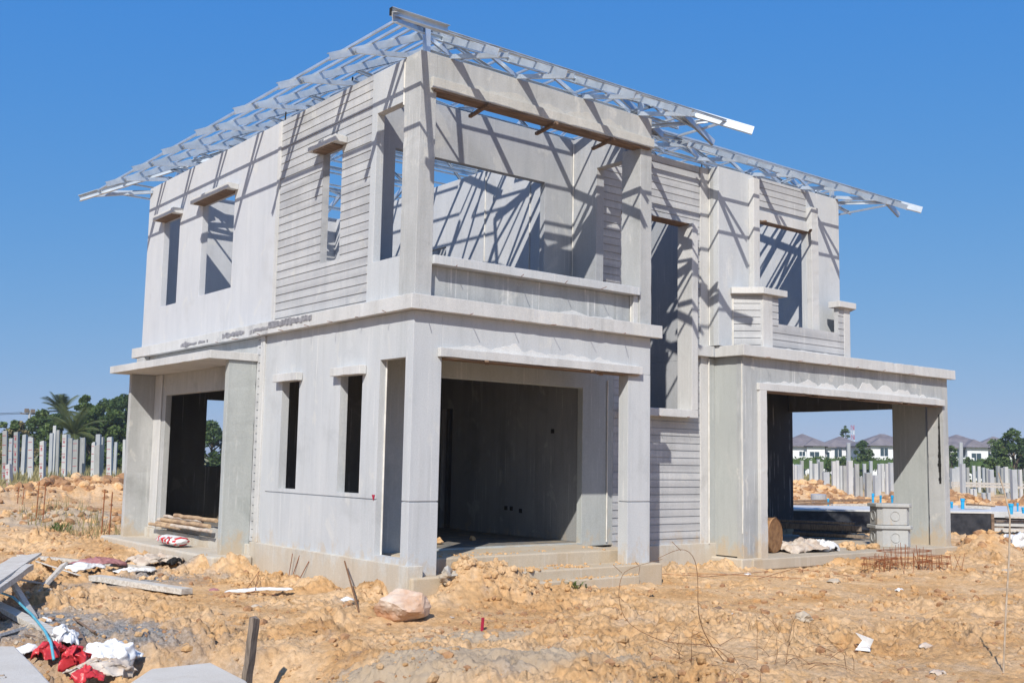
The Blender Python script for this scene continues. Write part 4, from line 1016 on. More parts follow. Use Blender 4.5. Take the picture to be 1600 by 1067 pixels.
# thorny twigs
def twig(pts, D, label, r=.006, side=()):
    P = [dpt(px, py, D+dd) for px, py, dd in pts]
    # smooth
    Q = []
    for i in range(len(P)-1):
        p0 = P[max(i-1,0)]; p1 = P[i]; p2 = P[i+1]; p3 = P[min(i+2,len(P)-1)]
        for t in (0,.33,.66): Q.append(.5*((2*p1)+(-p0+p2)*t+(2*p0-5*p1+4*p2-p3)*t*t+(-p0+3*p1-3*p2+p3)*t**3))
    Q.append(P[-1]); mb = MB(); mb.tube(Q, [r*(1-.55*i/len(Q)) for i in range(len(Q))], 5)
    for s in side: mb.tube([dpt(px, py, D+dd) for px, py, dd in s], r*.55, 4)
    tag(mb.build('thorny_twig', M['twig']), label, 'twig')
DT = 9.2
twig([(1158,1062,0),(1120,1012,.1),(1040,1002,.2),(985,975,.3),(968,940,.35),(970,905,.4),(985,888,.42),(1035,873,.45)], DT, 'long bare stem arching left in front of the steps', .0042,
     [[(972,895,.4),(958,882,.4)], [(968,932,.35),(955,935,.35)],[(968,932,.35),(975,940,.35)], [(998,884,.43),(993,877,.43)],[(1000,884,.43),(998,897,.43)], [(1060,1006,.2),(1062,990,.2)],[(1026,998,.2),(1027,985,.2)]])
twig([(1158,1062,0),(1110,1005,-.2),(1092,960,-.3),(1090,900,-.35),(1082,868,-.4),(1062,858,-.4),(1028,872,-.4)], DT, 'tall bare stem curving up in front of the right siding', .0042,
     [[(1064,860,-.4),(1050,846,-.4)], [(1090,940,-.3),(1096,946,-.3)], [(1096,985,-.25),(1080,995,-.25)],[(1091,900,-.35),(1106,902,-.35)]])
mbt = MB()
for k in range(46):
    px = rnd.uniform(1040, 1340); py = rnd.uniform(1005, 1062)*1.0; D = 9.2+rnd.uniform(-.3,.8)
    b = onz(px, py, -.5); gz = groundz(b.x, b.y); b.z = gz
    n = 4; dirv = Vector((rnd.uniform(-1,1), rnd.uniform(-1,1), rnd.uniform(.2,1))).normalized(); P = [b]
    for i in range(n): P.append(P[-1]+dirv*rnd.uniform(.06,.16)); dirv = (dirv+Vector((rnd.uniform(-.4,.4),rnd.uniform(-.4,.4),-.3))).normalized()
    mbt.tube(P, [.0026,.0024,.002,.0016,.0012], 4)
tag(mbt.build('dry_brushwood', M['twig']), 'tangle of thin dry stems on the clay at the bottom edge right of centre', 'brushwood')
rods_thing([[at(880,902,.03), at(990,896,.05), at(1110,905,.04), at(1200,893,.05)], [at(1000,893,.04), at(1130,900,.05), at(1260,905,.03)], [at(1180,905,.03), at(1240,890,.06), at(1330,896,.03)]], 'long thin rusty wires lying on the clay before the carport', .0045)
rods_thing([[at(380,925,.02), at(392,915,.1), at(405,895,.12), at(398,930,.05), at(380,932,.02)], [at(340,930,.02), at(400,925,.04), at(430,932,.02)]], 'curled rusty wire on the clay right of the lone plank', .0045)
# weeds
def leafmat(name, a, b):
    mt, nt, bs = newmat(name)
    oi = noise(nt, mapping(nt), 3.0, 5, .7)
    nt.links.new(ramp(nt, oi, [(.3, a), (.7, b)]), bs.inputs['Base Color']); bs.inputs['Roughness'].default_value = .6
    bs.inputs['Subsurface Weight'].default_value = 0
    tr = N(nt, 'ShaderNodeBsdfTranslucent'); nt.links.new(ramp(nt, oi, [(.3, tuple(x*1.3 for x in a)), (.7, tuple(x*1.5 for x in b))]), tr.inputs['Color'])
    ms = N(nt, 'ShaderNodeMixShader'); ms.inputs[0].default_value = .28; out = [n for n in nt.nodes if n.type == 'OUTPUT_MATERIAL'][0]
    nt.links.new(bs.outputs[0], ms.inputs[1]); nt.links.new(tr.outputs[0], ms.inputs[2]); nt.links.new(ms.outputs[0], out.inputs['Surface'])
    return mt
L1 = leafmat('leaf_dark', (.04,.075,.025), (.095,.145,.045)); L2 = leafmat('leaf_mid', (.065,.115,.03), (.14,.19,.055)); L3 = leafmat('leaf_weed', (.09,.14,.04), (.15,.2,.06)); L4 = leafmat('dry_grass', (.25,.22,.09), (.36,.30,.15))
LP = leafmat('leaf_palm', (.07,.09,.03), (.13,.15,.05))
def weed(px, py, n, h, mat, label, spread=.08):
    c = at(px, py); mb = MB()
    for k in range(n):
        a = rnd.uniform(0,6.3); b = c+Vector((rnd.uniform(-1,1)*spread, rnd.uniform(-1,1)*spread, -.01)); L = h*rnd.uniform(.5,1.1); d = Vector((math.cos(a)*.6, math.sin(a)*.6, 1)).normalized(); w = Vector((-math.sin(a), math.cos(a), 0))*.012
        m1 = b+d*L*.6; t = b+d*L+Vector((math.cos(a)*.05,math.sin(a)*.05,-.04))
        mb.nface([mb.nv(b-w*.4), mb.nv(b+w*.4), mb.nv(m1+w), mb.nv(m1-w)]); mb.nface([mb.nv(m1-w), mb.nv(m1+w), mb.nv(t)])
    tag(mb.build('weed', mat), label, 'weed')
weed(864, 914, 16, .12, L3, 'small green weed left of two at the foot of the steps'); weed(903, 916, 22, .16, L3, 'bright weed in the middle at the foot of the steps'); weed(928, 913, 22, .15, L3, 'small green weed right of the others at the foot of the steps')
weed(93, 828, 60, .35, L3, 'green weed tuft by the brown soil mound', .2)
mb = MB()
for k in range(420):
    x = rnd.uniform(-.8,.9); y = rnd.uniform(9.6,16); 
    if x < -.6 and y < 10: continue
    b = Vector((x, y, groundz(x,y))); a = rnd.uniform(0,6.3); L = rnd.uniform(.1,.4); w = Vector((-math.sin(a), math.cos(a), 0))*.01
    t = b+Vector((math.cos(a)*.12, math.sin(a)*.12, L)); mb.nface([mb.nv(b-w), mb.nv(b+w), mb.nv(t)])
tag(mb.build('dry_grass', L4), 'dry grass clump behind the side canopy', kind='stuff')
# ---------------------------------------------------------------- piles
ORD = ['first','second','third','fourth','fifth','sixth','seventh','eighth','ninth','tenth','eleventh','twelfth','thirteenth','fourteenth','fifteenth','sixteenth','seventeenth','eighteenth','nineteenth','twentieth','21st','22nd','23rd','24th','25th','26th','27th','28th','29th','30th','31st','32nd','33rd','34th','35th','36th','37th','38th','39th','40th','41st','42nd','43rd','44th','45th']
PM = [M['pile'], concrete('pale_pile', (.42,.43,.44), (.52,.52,.52), stain=(.3,.3,.3), stainamt=.3, streak=.3, mud=0), concrete('weathered_pile', (.27,.28,.285), (.36,.36,.355), stain=(.2,.2,.19), stainamt=.5, streak=.5, mud=0)]
def pile(px, top, bot, wpx, D, label, group, marks=False, lean=0):
    p = far(px, bot, D); t = far(px+lean, top, D); w = wpx*D/FPX*.92
    h = t.z-p.z
    c_ = rnd.uniform(.0,.12)*w; o = MB().hexa_([(-w/2,-w/2,-1.4),(w/2,-w/2,-1.4),(w/2,w/2,-1.4),(-w/2,w/2,-1.4),(-w/2+c_,-w/2,h-rnd.uniform(0,.08)),(w/2,-w/2,h),(w/2,w/2,h-rnd.uniform(0,.06)),(-w/2,w/2,h)]).build('concrete_pile', rnd.choice(PM), None, bevel=.01)
    o.location = p; o.rotation_euler = (rnd.uniform(-.012,.012), (t-p).dot(r2)/h*.8, yaw-math.pi/2+rnd.uniform(-.25,.25)); tag(o, label, 'concrete pile', group)
    if marks:
        mb = MB(); z = h-.25; y = -w/2-.006
        while z > .3:
            mb.box(-w*.42, w*.3, y-.003, y, z, z+.022)
            if rnd.random() < .75 and marks > 1:      # painted numeral strokes
                zz = z-.22; 
                for (a, b, c, d) in rnd.choice((((-.2,.15,.12,.15),(-.2,.15,0,.03),(.1,.18,0,.15),(-.2,.15,.06,.09)), ((-.2,-.12,0,.14),(-.2,.2,.0,.03),(.12,.2,0,.14),(-.05,.05,.05,.09)), ((-.2,.2,.12,.15),(0,.08,0,.12),(-.15,.1,.05,.08)))):
                    mb.box(w*a, w*b, y-.003, y, zz+c, zz+d)
            z -= rnd.uniform(.38,.46)
        mb.build('depth_marks', M['redpaint'], o)
    return o
LEFT = [(7,672,762,7.5,50,2,-6),(15,684,760,6,56,1,-3),(25,674,747,7.5,60,2,-5),(14,724,763,9,44,2,-4),(36,678,744,7,62,0,-2),(45,681,742,6,64,0,-2),(48,683,751,8,54,1,-5),(66,688,755,8,50,2,-4),(78,676,750,6,60,0,-3),(82,664,748,5,62,0,-2),(89,671,744,5,64,0,-3),
        (100,678,744,7.5,58,2,-3),(109,684,738,8,66,0,-2),(118,686,742,9,60,1,-3),(128,683,746,8.5,60,0,-3),(145,690,746,6,58,1,-2),(152,678,743,8,62,0,-2),(158,682,744,5,66,0,-2),(153,694,748,10,54,0,-3),(171,682,750,8.5,58,2,-4),(179,690,743,5,66,0,-1),(193,686,745,5,60,0,-2)]
LEFT.sort(key=lambda t: t[0])
for k, (px, a, b, w, D, mk, ln) in enumerate(LEFT):
    pile(px, a, b, w, D, f'concrete pile left of the house, {ORD[k]} from the left' + (', with red depth marks' if mk else ', unmarked'), 'concrete piles standing left of the house', mk, ln)
RIN = [(1238,724,762,5,70),(1243,726,758,4,78),(1248,725,754,9,80),(1253,719,752,5,85),(1274,724,749,7,85),(1279,717,750,4,90),(1283,721,748,7,86),(1291,737,772,11,60),(1303,720,758,6,75),(1309,719,757,5,78),(1314,727,758,4,84),(1320,727,759,6,78),(1328,719,756,8,72),(1334,730,755,4,86),(1339,724,770,7,62),(1345,744,770,5,62),(1351,724,752,5,85),(1357,738,774,10,58),(1361,720,744,5,95),(1369,742,780,8,56),(1374,724,770,5,66),(1379,724,757,5,80),(1386,724,762,5,74),(1393,722,772,7,64),(1337,745,758,6,70),(1267,719,751,5,92)]
RIN.sort(key=lambda t: t[0])
for k, (px, a, b, w, D) in enumerate(RIN):
    pile(px, a, b, w, D, f'grey concrete pile seen through the carport opening, {ORD[k]} from the left', 'concrete piles seen through the carport', 0)
ROUT = [(1489,731,758,7,80),(1496,729,757,7,80),(1505,724,782,7,56),(1512,730,757,5,82),(1518,763,783,5,58),(1524,763,782,5,60),(1522,727,756,5,86),(1530,728,757,5,84),(1537,730,756,4,88),(1543,731,757,5,84),(1549,733,765,7,74),(1554,745,765,4,78),(1537,769,785,5,57),(1545,769,784,5,57),(1560,727,754,5,88),(1566,730,757,5,84),(1572,729,758,6,80),(1577,732,757,4,86),(1585,733,781,9,56),(1595,733,768,5,72),(1575,769,782,5,58),(1606,732,778,8,58),(1615,728,760,6,80)]
ROUT.sort(key=lambda t: t[0])
for k, (px, a, b, w, D) in enumerate(ROUT):
    pile(px, a, b, w, D, f'grey concrete pile right of the carport, {ORD[k]} from the left', 'concrete piles right of the house', 0)
p0 = far(1501, 755, 110); p1 = far(1501.5, 691, 110)
mb = MB().tube([p0, p1], [.28,.2], 8); tag(mb.build('pole', M['pile']), 'tall pale pole in front of the grey-roofed houses right of the carport', 'pole')
p0 = far(1326, 745, 110); p1 = far(1326, 692, 110); tag(MB().tube([p0, p1], [.25,.2], 8).build('pole', M['pile']), 'pale pole in front of the houses seen through the carport', 'pole')

# ---------------------------------------------------------------- neighbouring foundation
A = onz(1180, 794, .15); B = onz(1548, 799.5, .15)
dd = (B-A); dd.z = 0; L = dd.length; ang = math.atan2(dd.y, dd.x)
fd = empty('foundation', (A.x, A.y, -.9), 'black coated foundation with pale slab top beyond the carport', 'foundation', None, ang)
MB().box(0, L, 0, 2.6, 0, 1.0).build('foundation_wall', M['tar'], fd, bevel=.01)
MB().box(-.02, L+.02, -.03, 2.65, 1.003, 1.055).build('slab_top', M['trim'], fd, bevel=.01)
MB().box(L+.003, L+.08, -.02, 2.55, .0, 1.0).build('end_board', M['plank'], fd)
# second foundation, right edge
A2 = onz(1552, 801, .12); fd2 = empty('foundation', (A2.x+.5, A2.y+.4, -.9), 'pale low foundation with loose boards on it at the right edge', 'foundation', None, ang)
MB().box(.2, 9, .6, 5, 0, .8).build('foundation_wall', M['trim'], fd2, bevel=.01)
MB().box(.1, 9, .4, 5, .85, 1.02).build('slab_top', M['trim'], fd2, bevel=.01)
for k, (a, b, z, w) in enumerate((((.1,-.1),(4.2,.2),.78,.2),((.2,-.3),(3.5,-.5),.55,.12),((.1,0),(5,-.4),.62,.1),((.3,-.4),(4,.1),.9,.14),((.2,-.2),(3,-.2),.35,.1),((.1,-.2),(4.5,-.3),.22,.12))):
    R = Matrix.Translation(Vector((A2.x+.5, A2.y+.4, -.9))) @ Matrix.Rotation(ang, 4, 'Z')
    mb = MB().bar(R @ Vector((*a, z)), R @ Vector((*b, z+rnd.uniform(-.05,.05))), w, .045)
    tag(mb.build('loose_board', M['bplank'] if k % 2 else M['wood']), 'weathered loose board in the pile against the pale foundation', 'board', 'loose boards by the right foundation')
# blue pipe stubs
for k, (px, bot, top, D, w, lab) in enumerate(((1364,792,771,30.5,3.6,'blue pipe stub left of three behind the concrete boxes'),(1376,784,774,32,3.2,'blue pipe stub in the middle behind the concrete boxes'),(1394,783,774,32,4,'blue pipe stub beside the carport inner wall'),(1487,795,784,31,4,'thin blue pipe stub touching the right carport column'),(1504,796,779,30,6,'tall blue pipe stub with notches right of the carport column'),(1579,798,787,29,8,'wide blue bucket on the pale slab at the right edge'),(1590,796,786,30,3,'thin blue pipe right of the blue bucket'),(1599,797,793,29,5,'low blue pipe at the right picture edge'),(1294,786,779,38,3,'thin blue pipe on the slab seen through the carport'))):
    p = far(px, bot, D); t = far(px, top, D); r = w*D/FPX/2
    mb = MB().tube([p-Vector((0,0,.08)), t], [r*.85, r], 14); mb.tube([t-Vector((0,0,.06)), t+Vector((0,0,.01))], r*1.12, 14)
    tag(mb.build('blue_pipe', M['blue']), lab, 'pipe')
p = far(1279, 780, 42); tag(MB().tube([p-Vector((0,0,.3)), far(1279, 772, 42)], .30, 16).build('bucket', M['pile']), 'grey tub on the clay seen through the carport', 'tub')
for k, (x0, y0, x1, y1, D, lab) in enumerate(((1235,788,1300,786,36,'brown board lying beyond the black foundation, nearest the dark wall'),(1300,789,1370,789,35,'brown board lying beyond the black foundation, in front of the boxes'),(1235,783,1360,781,39,'long thin board behind the brown boards'),(1500,791,1545,793,31,'thin board on the slab right of the tall blue pipe'),(1512,788,1552,792,33,'reddish board behind the thin board right of the carport'),(1488,754,1610,757,70,'long pale rail across the piles right of the carport'),(1488,758,1610,762,68,'lower dark rail across the piles right of the carport'))):
    tag(MB().bar(far(x0,y0,D), far(x1,y1,D+(.5 if D < 50 else 3)), .15 if D < 50 else .2, .08 if D < 50 else .14).build('timber_board' if D < 50 else 'rail', M['plank'] if D < 50 and k % 2 == 0 else M['bplank']), lab, 'board' if D < 50 else 'rail')
cloth('plastic_sack', onz(1590, 856, -.4), .35, .3, .35, M['white'], 'white sack with red print at the right edge beside the clay', 'sack', 31, fold=.8)
cloth('rag', onz(1560, 853, -.45), .35, .15, .14, M['pile'], 'grey rag between the foundation corner and the white sack', 'rag', 32, fold=1)
cloth('litter', onz(1575, 893, -.5), .16, .1, .06, M['pile'], 'grey crumpled scrap on the clay below the white sack', 'litter', 33, fold=1)
for k, (px, py, r, m_, lab) in enumerate(((705,960,.03,'cloth','pale scrap between the boulder and the steps'),(1168,893,.05,'white','bit of white paper before the right plinth'),(1018,931,.035,'darkend','small dark shiny scrap below the step corner'),(1122,950,.045,'plank','dark clod-like bark scrap in the middle of the clay'),(1145,963,.035,'white','little white scrap right of the bark scrap'),(400,950,.05,'pile','grey scrap below the curled wire'),(448,880,.04,'white','white scrap on the clay by the plinth rods'),(1405,917,.06,'white','flat white scrap in front of the rebar cage'),(1448,1010,.07,'cloth','pale paper scrap right of the foam tray'),(1465,1050,.06,'cloth','pale paper scrap at the bottom edge at right'),(335,918,.06,'pinkcloth','lilac scrap right of the lone plank'),(70,960,.06,'white','white scrap on the gravel under the boards'),(45,1012,.1,'white','white scrap on the edge of the corner slab'),(1303,907,.09,'pile','grey paper scrap on the clay left of the rebar cage'))):
    p = at(px, py); cloth('litter', (p.x,p.y,p.z), r*1.2, r, r*.8, M[m_], lab, 'litter', 40+k, n=12, fold=1, thick=.002)

# ---------------------------------------------------------------- trees
def leafball(mb, c, r, n, s, sq=.8):
    for k in range(n):
        while True:
            v = Vector((rnd.uniform(-1,1), rnd.uniform(-1,1), rnd.uniform(-1,1)))
            if .25 < v.length < 1: break
        v = v*(v.length**-.4)*.85 if v.length > 0 else v
        p = c+Vector((v.x*r, v.y*r, v.z*r*sq)); a = Vector((rnd.gauss(0,1), rnd.gauss(0,1), rnd.gauss(0,.6))).normalized(); b = a.cross(Vector((rnd.gauss(0,1),rnd.gauss(0,1),rnd.gauss(0,1)))).normalized()
        q = s*rnd.uniform(.6,1.3)
        mb.nface([mb.nv(p-a*q*.6), mb.nv(p+b*q*.3), mb.nv(p+a*q*.6), mb.nv(p-b*q*.3)])
def tree(px, top, bot, wpx, D, mats, label, n=3500, s=.3, group=None, name='broadleaf_tree', open_=.0, low=.1):
    base = far(px, bot, D); base.z = groundz(base.x, base.y)-.1; T_ = far(px, top, D); H = T_.z-base.z; W = wpx*D/FPX
    o = empty(name, base, label, 'tree', group)
    mb = MB(); r0 = H*.022+.04; top_ = Vector((rnd.uniform(-.1,.1)*H*.3, 0, H*.8))
    mb.tube([Vector((0,0,-.2)), Vector((0,0,H*.25)), top_*.6, top_], [r0*1.3, r0, r0*.6, r0*.25], 7)
    nb = 12; cl = []
    for k in range(nb):
        z0 = H*rnd.uniform(.15,.6); a = rnd.uniform(0,6.3); e = rnd.uniform(.35,.9)
        q = Vector((math.cos(a)*W*.42*e, math.sin(a)*W*.42*e, min(H*.9, z0+H*rnd.uniform(.15,.35)))); mb.tube([Vector((0,0,z0)), (Vector((0,0,z0))+q)/2+Vector((0,0,.05*H)), q], [r0*.5, r0*.35, r0*.12], 5); cl.append(q)
    mb.build('trunk', M['bark'], o)
    lb = [MB(), MB()]; 
    for k in range(30):
        a = rnd.uniform(0,6.3); zz = rnd.uniform(low,.93); prof = math.sin(math.pi*min(1,max(.0,(zz-low+.12)/(1.08-low))))**.6
        e = rnd.uniform(.2,1)**.6*prof; cl.append(Vector((math.cos(a)*W*.42*e, math.sin(a)*W*.42*e, H*zz)))
    cl.append(Vector((0,0,H*.93)))
    for c in cl:
        r = rnd.uniform(.10,.19)*min(W,H*1.1)*(1-open_*.4); leafball(lb[rnd.random() < .45], c, r, int(n/len(cl)), s)
    cr = lb[0]; off = len(cr.v); k0 = len(cr.f)
    cr.v += lb[1].v; cr.f += [[i+off for i in f] for f in lb[1].f]; cr.mi = [0]*k0+[1]*len(lb[1].f)
    cr.build('crown', mats, o)
    return o
G = 'trees of the wood line left of the house'
tree(190, 616, 736, 88, 105, [L1,L2], 'broad dark tree directly left of the side canopy', 6500, .38, G, low=.02)
tree(158, 622, 736, 70, 112, [L2,L1], 'mid green tree between the palm and the dark tree by the canopy', 5200, .36, G, low=.02)
tree(127, 613, 736, 52, 100, [L1,L2], 'tallest dark tree right behind the palm', 5200, .36, G, open_=.4, low=.02)
tree(60, 640, 738, 66, 108, [L1,L2], 'dark tree left of the palm', 4200, .36, G, low=.02)
tree(18, 655, 740, 60, 100, [L2,L4], 'low yellowish tree at the left edge', 3600, .36, G, low=.02)
tree(205, 612, 736, 70, 118, [L1,L2], 'dark tree standing behind the dark tree by the canopy', 5000, .4, G, low=.02)
tree(142, 634, 737, 74, 96, [L1,L2], 'dense dark tree in front of the tallest dark tree', 5500, .34, G, low=.0)
tree(176, 640, 737, 60, 97, [L2,L1], 'mid green tree with low crown beside the side canopy', 4500, .34, G, low=.0)
tree(84, 646, 740, 62, 98, [L1,L2], 'dense dark tree under the palm crown', 4500, .34, G, low=.0)
tree(-30, 650, 740, 70, 104, [L1,L2], 'dark tree cut off by the left edge of the picture', 3000, .4, G, low=.02)
tree(230, 630, 736, 80, 110, [L1,L2], 'dark tree hidden by the far side-porch fin', 3500, .4, G, low=.02)
tree(330, 660, 736, 120, 105, [L1,L2], 'dark tree seen through the side doorway window', 4000, .4, G, low=.02)
tree(100, 700, 740, 110, 92, [L1,L2], 'low dark shrubbery under the palm', 3000, .3, G, name='shrub', low=.0)
tree(180, 696, 740, 60, 90, [L2,L3], 'bright banana-like shrub under the dark trees', 1500, .4, G, name='shrub', low=.0)
tree(30, 690, 742, 90, 94, [L4,L1], 'dry brownish shrubs at the left edge', 2600, .3, G, name='shrub', low=.0)
def palm(px, top, bot, D, label):
    b = far(px, bot, D); b.z = groundz(b.x,b.y)-.1; t = far(px, top, D); H = t.z-b.z
    o = empty('palm_tree', b, label, 'palm tree')
    MB().tube([Vector((0,0,0)), Vector((.2,0,H*.5)), Vector((.1,0,H*.86))], [.22,.17,.14], 8).build('trunk', M['bark'], o)
    mb = MB()
    for k in range(17):
        a = 6.283*k/17+rnd.uniform(-.1,.1); el = rnd.uniform(.1,1.35); L = rnd.uniform(1.9,2.9); P = []
        d = Vector((math.cos(a)*math.cos(el), math.sin(a)*math.cos(el), math.sin(el))); p = Vector((.1,0,H*.85))
        for i in range(9): P.append(p.copy()); p = p+d*L/8; d = (d+Vector((0,0,-.13))).normalized()
        mb.tube(P, .03, 4)
        for i in range(1, 9):
            for q in range(3):
                c = P[i]-(P[i]-P[i-1])*q/3; w = d.cross(Vector((0,0,1))).normalized()
                for s in (-1, 1):
                    ll = .75*math.sin(math.pi*(i+.5)/10)+.15; e = c+w*s*ll*.8+(P[i]-P[i-1]).normalized()*ll*.5+Vector((0,0,-.25*ll)); n_ = (P[i]-P[i-1]).normalized()*.05
                    mb.nface([mb.nv(c-n_), mb.nv(c+n_), mb.nv(e)])
    mb.build('crown', LP, o)
palm(88, 629, 742, 108, 'feathery palm standing in front of the wood line left of the house')
palm(108, 668, 742, 82, 'low yellow-green palm with wide fronds behind the piles')
GR = 'trees in front of the distant houses'
tree(1349, 686, 742, 36, 150, [L2,L1], 'round green tree before the houses seen through the carport', 2600, .34, GR)
tree(1322, 660, 742, 24, 215, [L1,L2], 'tall thin tree behind the roofs beside the red and white mast', 1400, .38, GR, open_=.6)
tree(1319, 712, 745, 30, 130, [L1,L2], 'dark bush left of the round green tree', 1300, .26, GR, name='bush', low=.0)
tree(1295, 717, 745, 16, 125, [L1,L2], 'small dark bush under the houses seen through the carport', 700, .24, GR, name='bush', low=.0)
tree(1585, 668, 748, 86, 120, [L1,L2], 'large loose tree at the right edge of the picture', 5200, .32, GR, open_=.6, low=.05)
tree(1549, 712, 750, 40, 118, [L2,L1], 'round bush left of the large tree at the right edge', 2000, .28, GR, name='bush', low=.0)
tree(1487, 694, 745, 26, 140, [L2,L1], 'green tree half hidden by the right carport column', 1500, .3, GR)
tree(1513, 712, 745, 14, 140, [L1,L2], 'small dark tree between the houses right of the carport', 700, .26, GR)
tree(1575, 730, 752, 60, 108, [L1,L2], 'low dark bushes under the large tree at the right edge', 2000, .26, GR, name='bush', low=.0)
# hedge of field growth on the right
mb = MB()
for k in range(5200):
    t = rnd.random(); px = 1190+t*440; D = rnd.uniform(84, 128); p = far(px, 752, D); p.z = groundz(p.x,p.y)
    s = rnd.uniform(.2,.8)*(1.0 if mn.noise(Vector((px*.05, D*.1, 0))) > -.1 else .5); a = rnd.uniform(0,6.3); w = Vector((math.cos(a), math.sin(a), 0))*.12
    mb.nface([mb.nv(p-w), mb.nv(p+w), mb.nv(p+Vector((rnd.uniform(-.2,.2),rnd.uniform(-.2,.2),s)))])
for k in range(9000):
    a = rnd.uniform(.03,.50); D = rnd.uniform(40, 92); p = CAM+Vector((math.cos(yaw+a), math.sin(yaw+a), 0))*D; p.z = groundz(p.x,p.y)
    if mn.noise(Vector((p.x*.12, p.y*.12, 0))) < -.15: continue
    s = rnd.uniform(.12,.55); a = rnd.uniform(0,6.3); w = Vector((math.cos(a), math.sin(a), 0))*.05
    mb.nface([mb.nv(p-w), mb.nv(p+w), mb.nv(p+Vector((rnd.uniform(-.2,.2),rnd.uniform(-.2,.2),s)))])
mb.build('field_grass', L4)
tag(bpy.data.objects['field_grass'], 'dry yellow-green grass of the fields behind the piles', kind='stuff')

# ---------------------------------------------------------------- distant houses
RF = simple('grey_roof_tiles', (.20,.18,.19), (.14,.125,.135), .8, .8, 0, .1); WW = simple('white_render', (.72,.73,.74), (.66,.67,.69), .3, .8, 0, 0)
GW = simple('grey_render', (.28,.28,.31), None, .3, .8, 0, 0); GL_ = simple('window_glass', (.05,.08,.10), None, .5, .15, 0, 0); HG = simple('hedge_green', (.07,.12,.03), (.04,.07,.02), 1, .9)
def dhouse(px, top, eave, bot, wpx, D, label, rz=0, wing=1, grey=0):
    b = far(px, bot, D); k = D/FPX; H = (bot-eave)*k; RH = (eave-top+2)*k; W = wpx*k*1.18; Dp = 9.0
    o = empty('distant_house', b, label, 'house', 'grey-roofed white houses in the distance', yaw-math.pi/2-.12+rz)
    MB().box(-W/2, W/2, 0, Dp, -2.5, H).build('wall', WW, o)
    if grey: MB().box(W*.2, W*.38, -.25, .5, -2.5, H-.05).build('wall_panel', GW, o)
    mb = MB(); e = .7; x0, x1, y0, y1 = -W/2-e, W/2+e, -e, Dp+e; rl = max(.3, (x1-x0)-(y1-y0))/2; cy = (y0+y1)/2
    v = [mb.nv(p) for p in ((x0,y0,H),(x1,y0,H),(x1,y1,H),(x0,y1,H),(-rl,cy,H+RH),(rl,cy,H+RH),(x0,y0,H-.18),(x1,y0,H-.18),(x1,y1,H-.18),(x0,y1,H-.18))]
    for f in ((0,1,5,4),(1,2,5),(2,3,4,5),(3,0,4),(0,1,7,6),(1,2,8,7),(2,3,9,8),(3,0,6,9),(6,7,8,9)): mb.nface([v[i] for i in f])
    r = mb.build('roof', RF, o)
    if wing:
        mb = MB(); w2 = W*.26; cx = -W*.15*wing
        v = [mb.nv(p) for p in ((cx-w2,-1.8,H+.02),(cx+w2,-1.8,H+.02),(cx+w2,2.5,H+.02),(cx-w2,2.5,H+.02),(cx,.3,H+RH*.62),(cx,3.6,H+RH*.62))]
        for f in ((0,1,4),(1,2,5,4),(3,0,4,5),(0,1,2,3)): mb.nface([v[i] for i in f])
        mb.build('roof_gable', RF, o); MB().box(cx-w2+.6, cx+w2-.6, -1.1, -.01, -2.5, H).build('bay', WW, o)
    for i, (fx, fw, fh) in enumerate(((-.38,.9,1.3),(-.12,1.3,1.9),(.12,1.6,1.3),(.40,1.0,1.3))):
        y = -1.12 if wing and abs(fx*W-(-W*.15*wing)) < W*.2 else -.02
        for z0 in (H-2.3, H-5.2):
            wn = MB().box(fx*W-fw/2-.1, fx*W+fw/2+.1, y-.05, y, z0-.1, z0+fh+.1).build('window', WW, o)
            MB().box(fx*W-fw/2, fx*W-.04, y-.08, y-.052, z0, z0+fh).box(fx*W+.04, fx*W+fw/2, y-.08, y-.052, z0, z0+fh).build('pane', GL_, wn)
    MB().box(-W*.12-1.4, -W*.12+1.4, -2.2, -1.15, H-2.75, H-2.6).box(-W*.12-1.4, -W*.12+1.4, -2.2, -2.14, H-2.6, H-1.8).build('balcony', WW, o)
for (px, tp, ev, bt, w, D, lab, rz, wg, gr) in ((1215,680,696,733,80,190,'white house with grey hip roof, leftmost, partly behind the carport wall',.0,1,0),(1262,679,697,733,62,190,'white house with grey hip roof left of the round tree',.05,-1,1),(1318,683,699,733,62,200,'white house with grey hip roof behind the thin tree and mast',-.05,1,1),
        (1390,679,697,735,74,190,'white house with grey hip roof behind the carport inner wall',.05,1,0),(1455,680,698,737,66,195,'white house with grey hip roof hidden by the right carport column',0,-1,1),(1512,680,699,738,70,185,'white house with grey hip roof just right of the carport column',.1,-1,1),(1562,683,702,738,60,205,'white house with grey roof behind the large right tree',-.1,1,0)):
    dhouse(px, tp, ev, bt, w, D, lab, rz, wg, gr)
mb = MB(); a = far(1180, 717, 150); b = far(1640, 722, 150); mb.bar(a-Vector((0,0,.6)), b-Vector((0,0,.6)), 1.2, 1.3); hd = mb.build('hedge', HG); 
lbm = MB()
for k in range(2600): 
    c = a.lerp(b, rnd.random()); leafball(lbm, c+Vector((0,0,rnd.uniform(-1.2,.2))), .5, 2, .4)
hl = lbm.build('hedge_leaves', [L2], hd); tag(hd, 'clipped green hedge in front of the distant white houses', 'hedge')
# mast
p = far(1333, 740, 260); t = far(1333, 664, 260); ms = empty('radio_mast', p, 'red and white lattice mast behind the distant roofs', 'mast')
H = t.z-p.z; n = 10
for k in range(n):
    mb = MB(); z0 = H*k/n; z1 = H*(k+1)/n
    for (x, y) in ((-.35,-.35),(.35,-.35),(0,.35)): mb.tube([(x*(1-.04*k), y, z0), (x*(1-.04*k-.04), y, z1)], .05, 5)
    mb.tube([(-.35,-.35,z0),(.35,-.35,z1)], .035, 4); mb.tube([(.35,-.35,z0),(0,.35,z1)], .035, 4); mb.build('mast_section', M['redpaint'] if k % 2 else M['white'], ms)
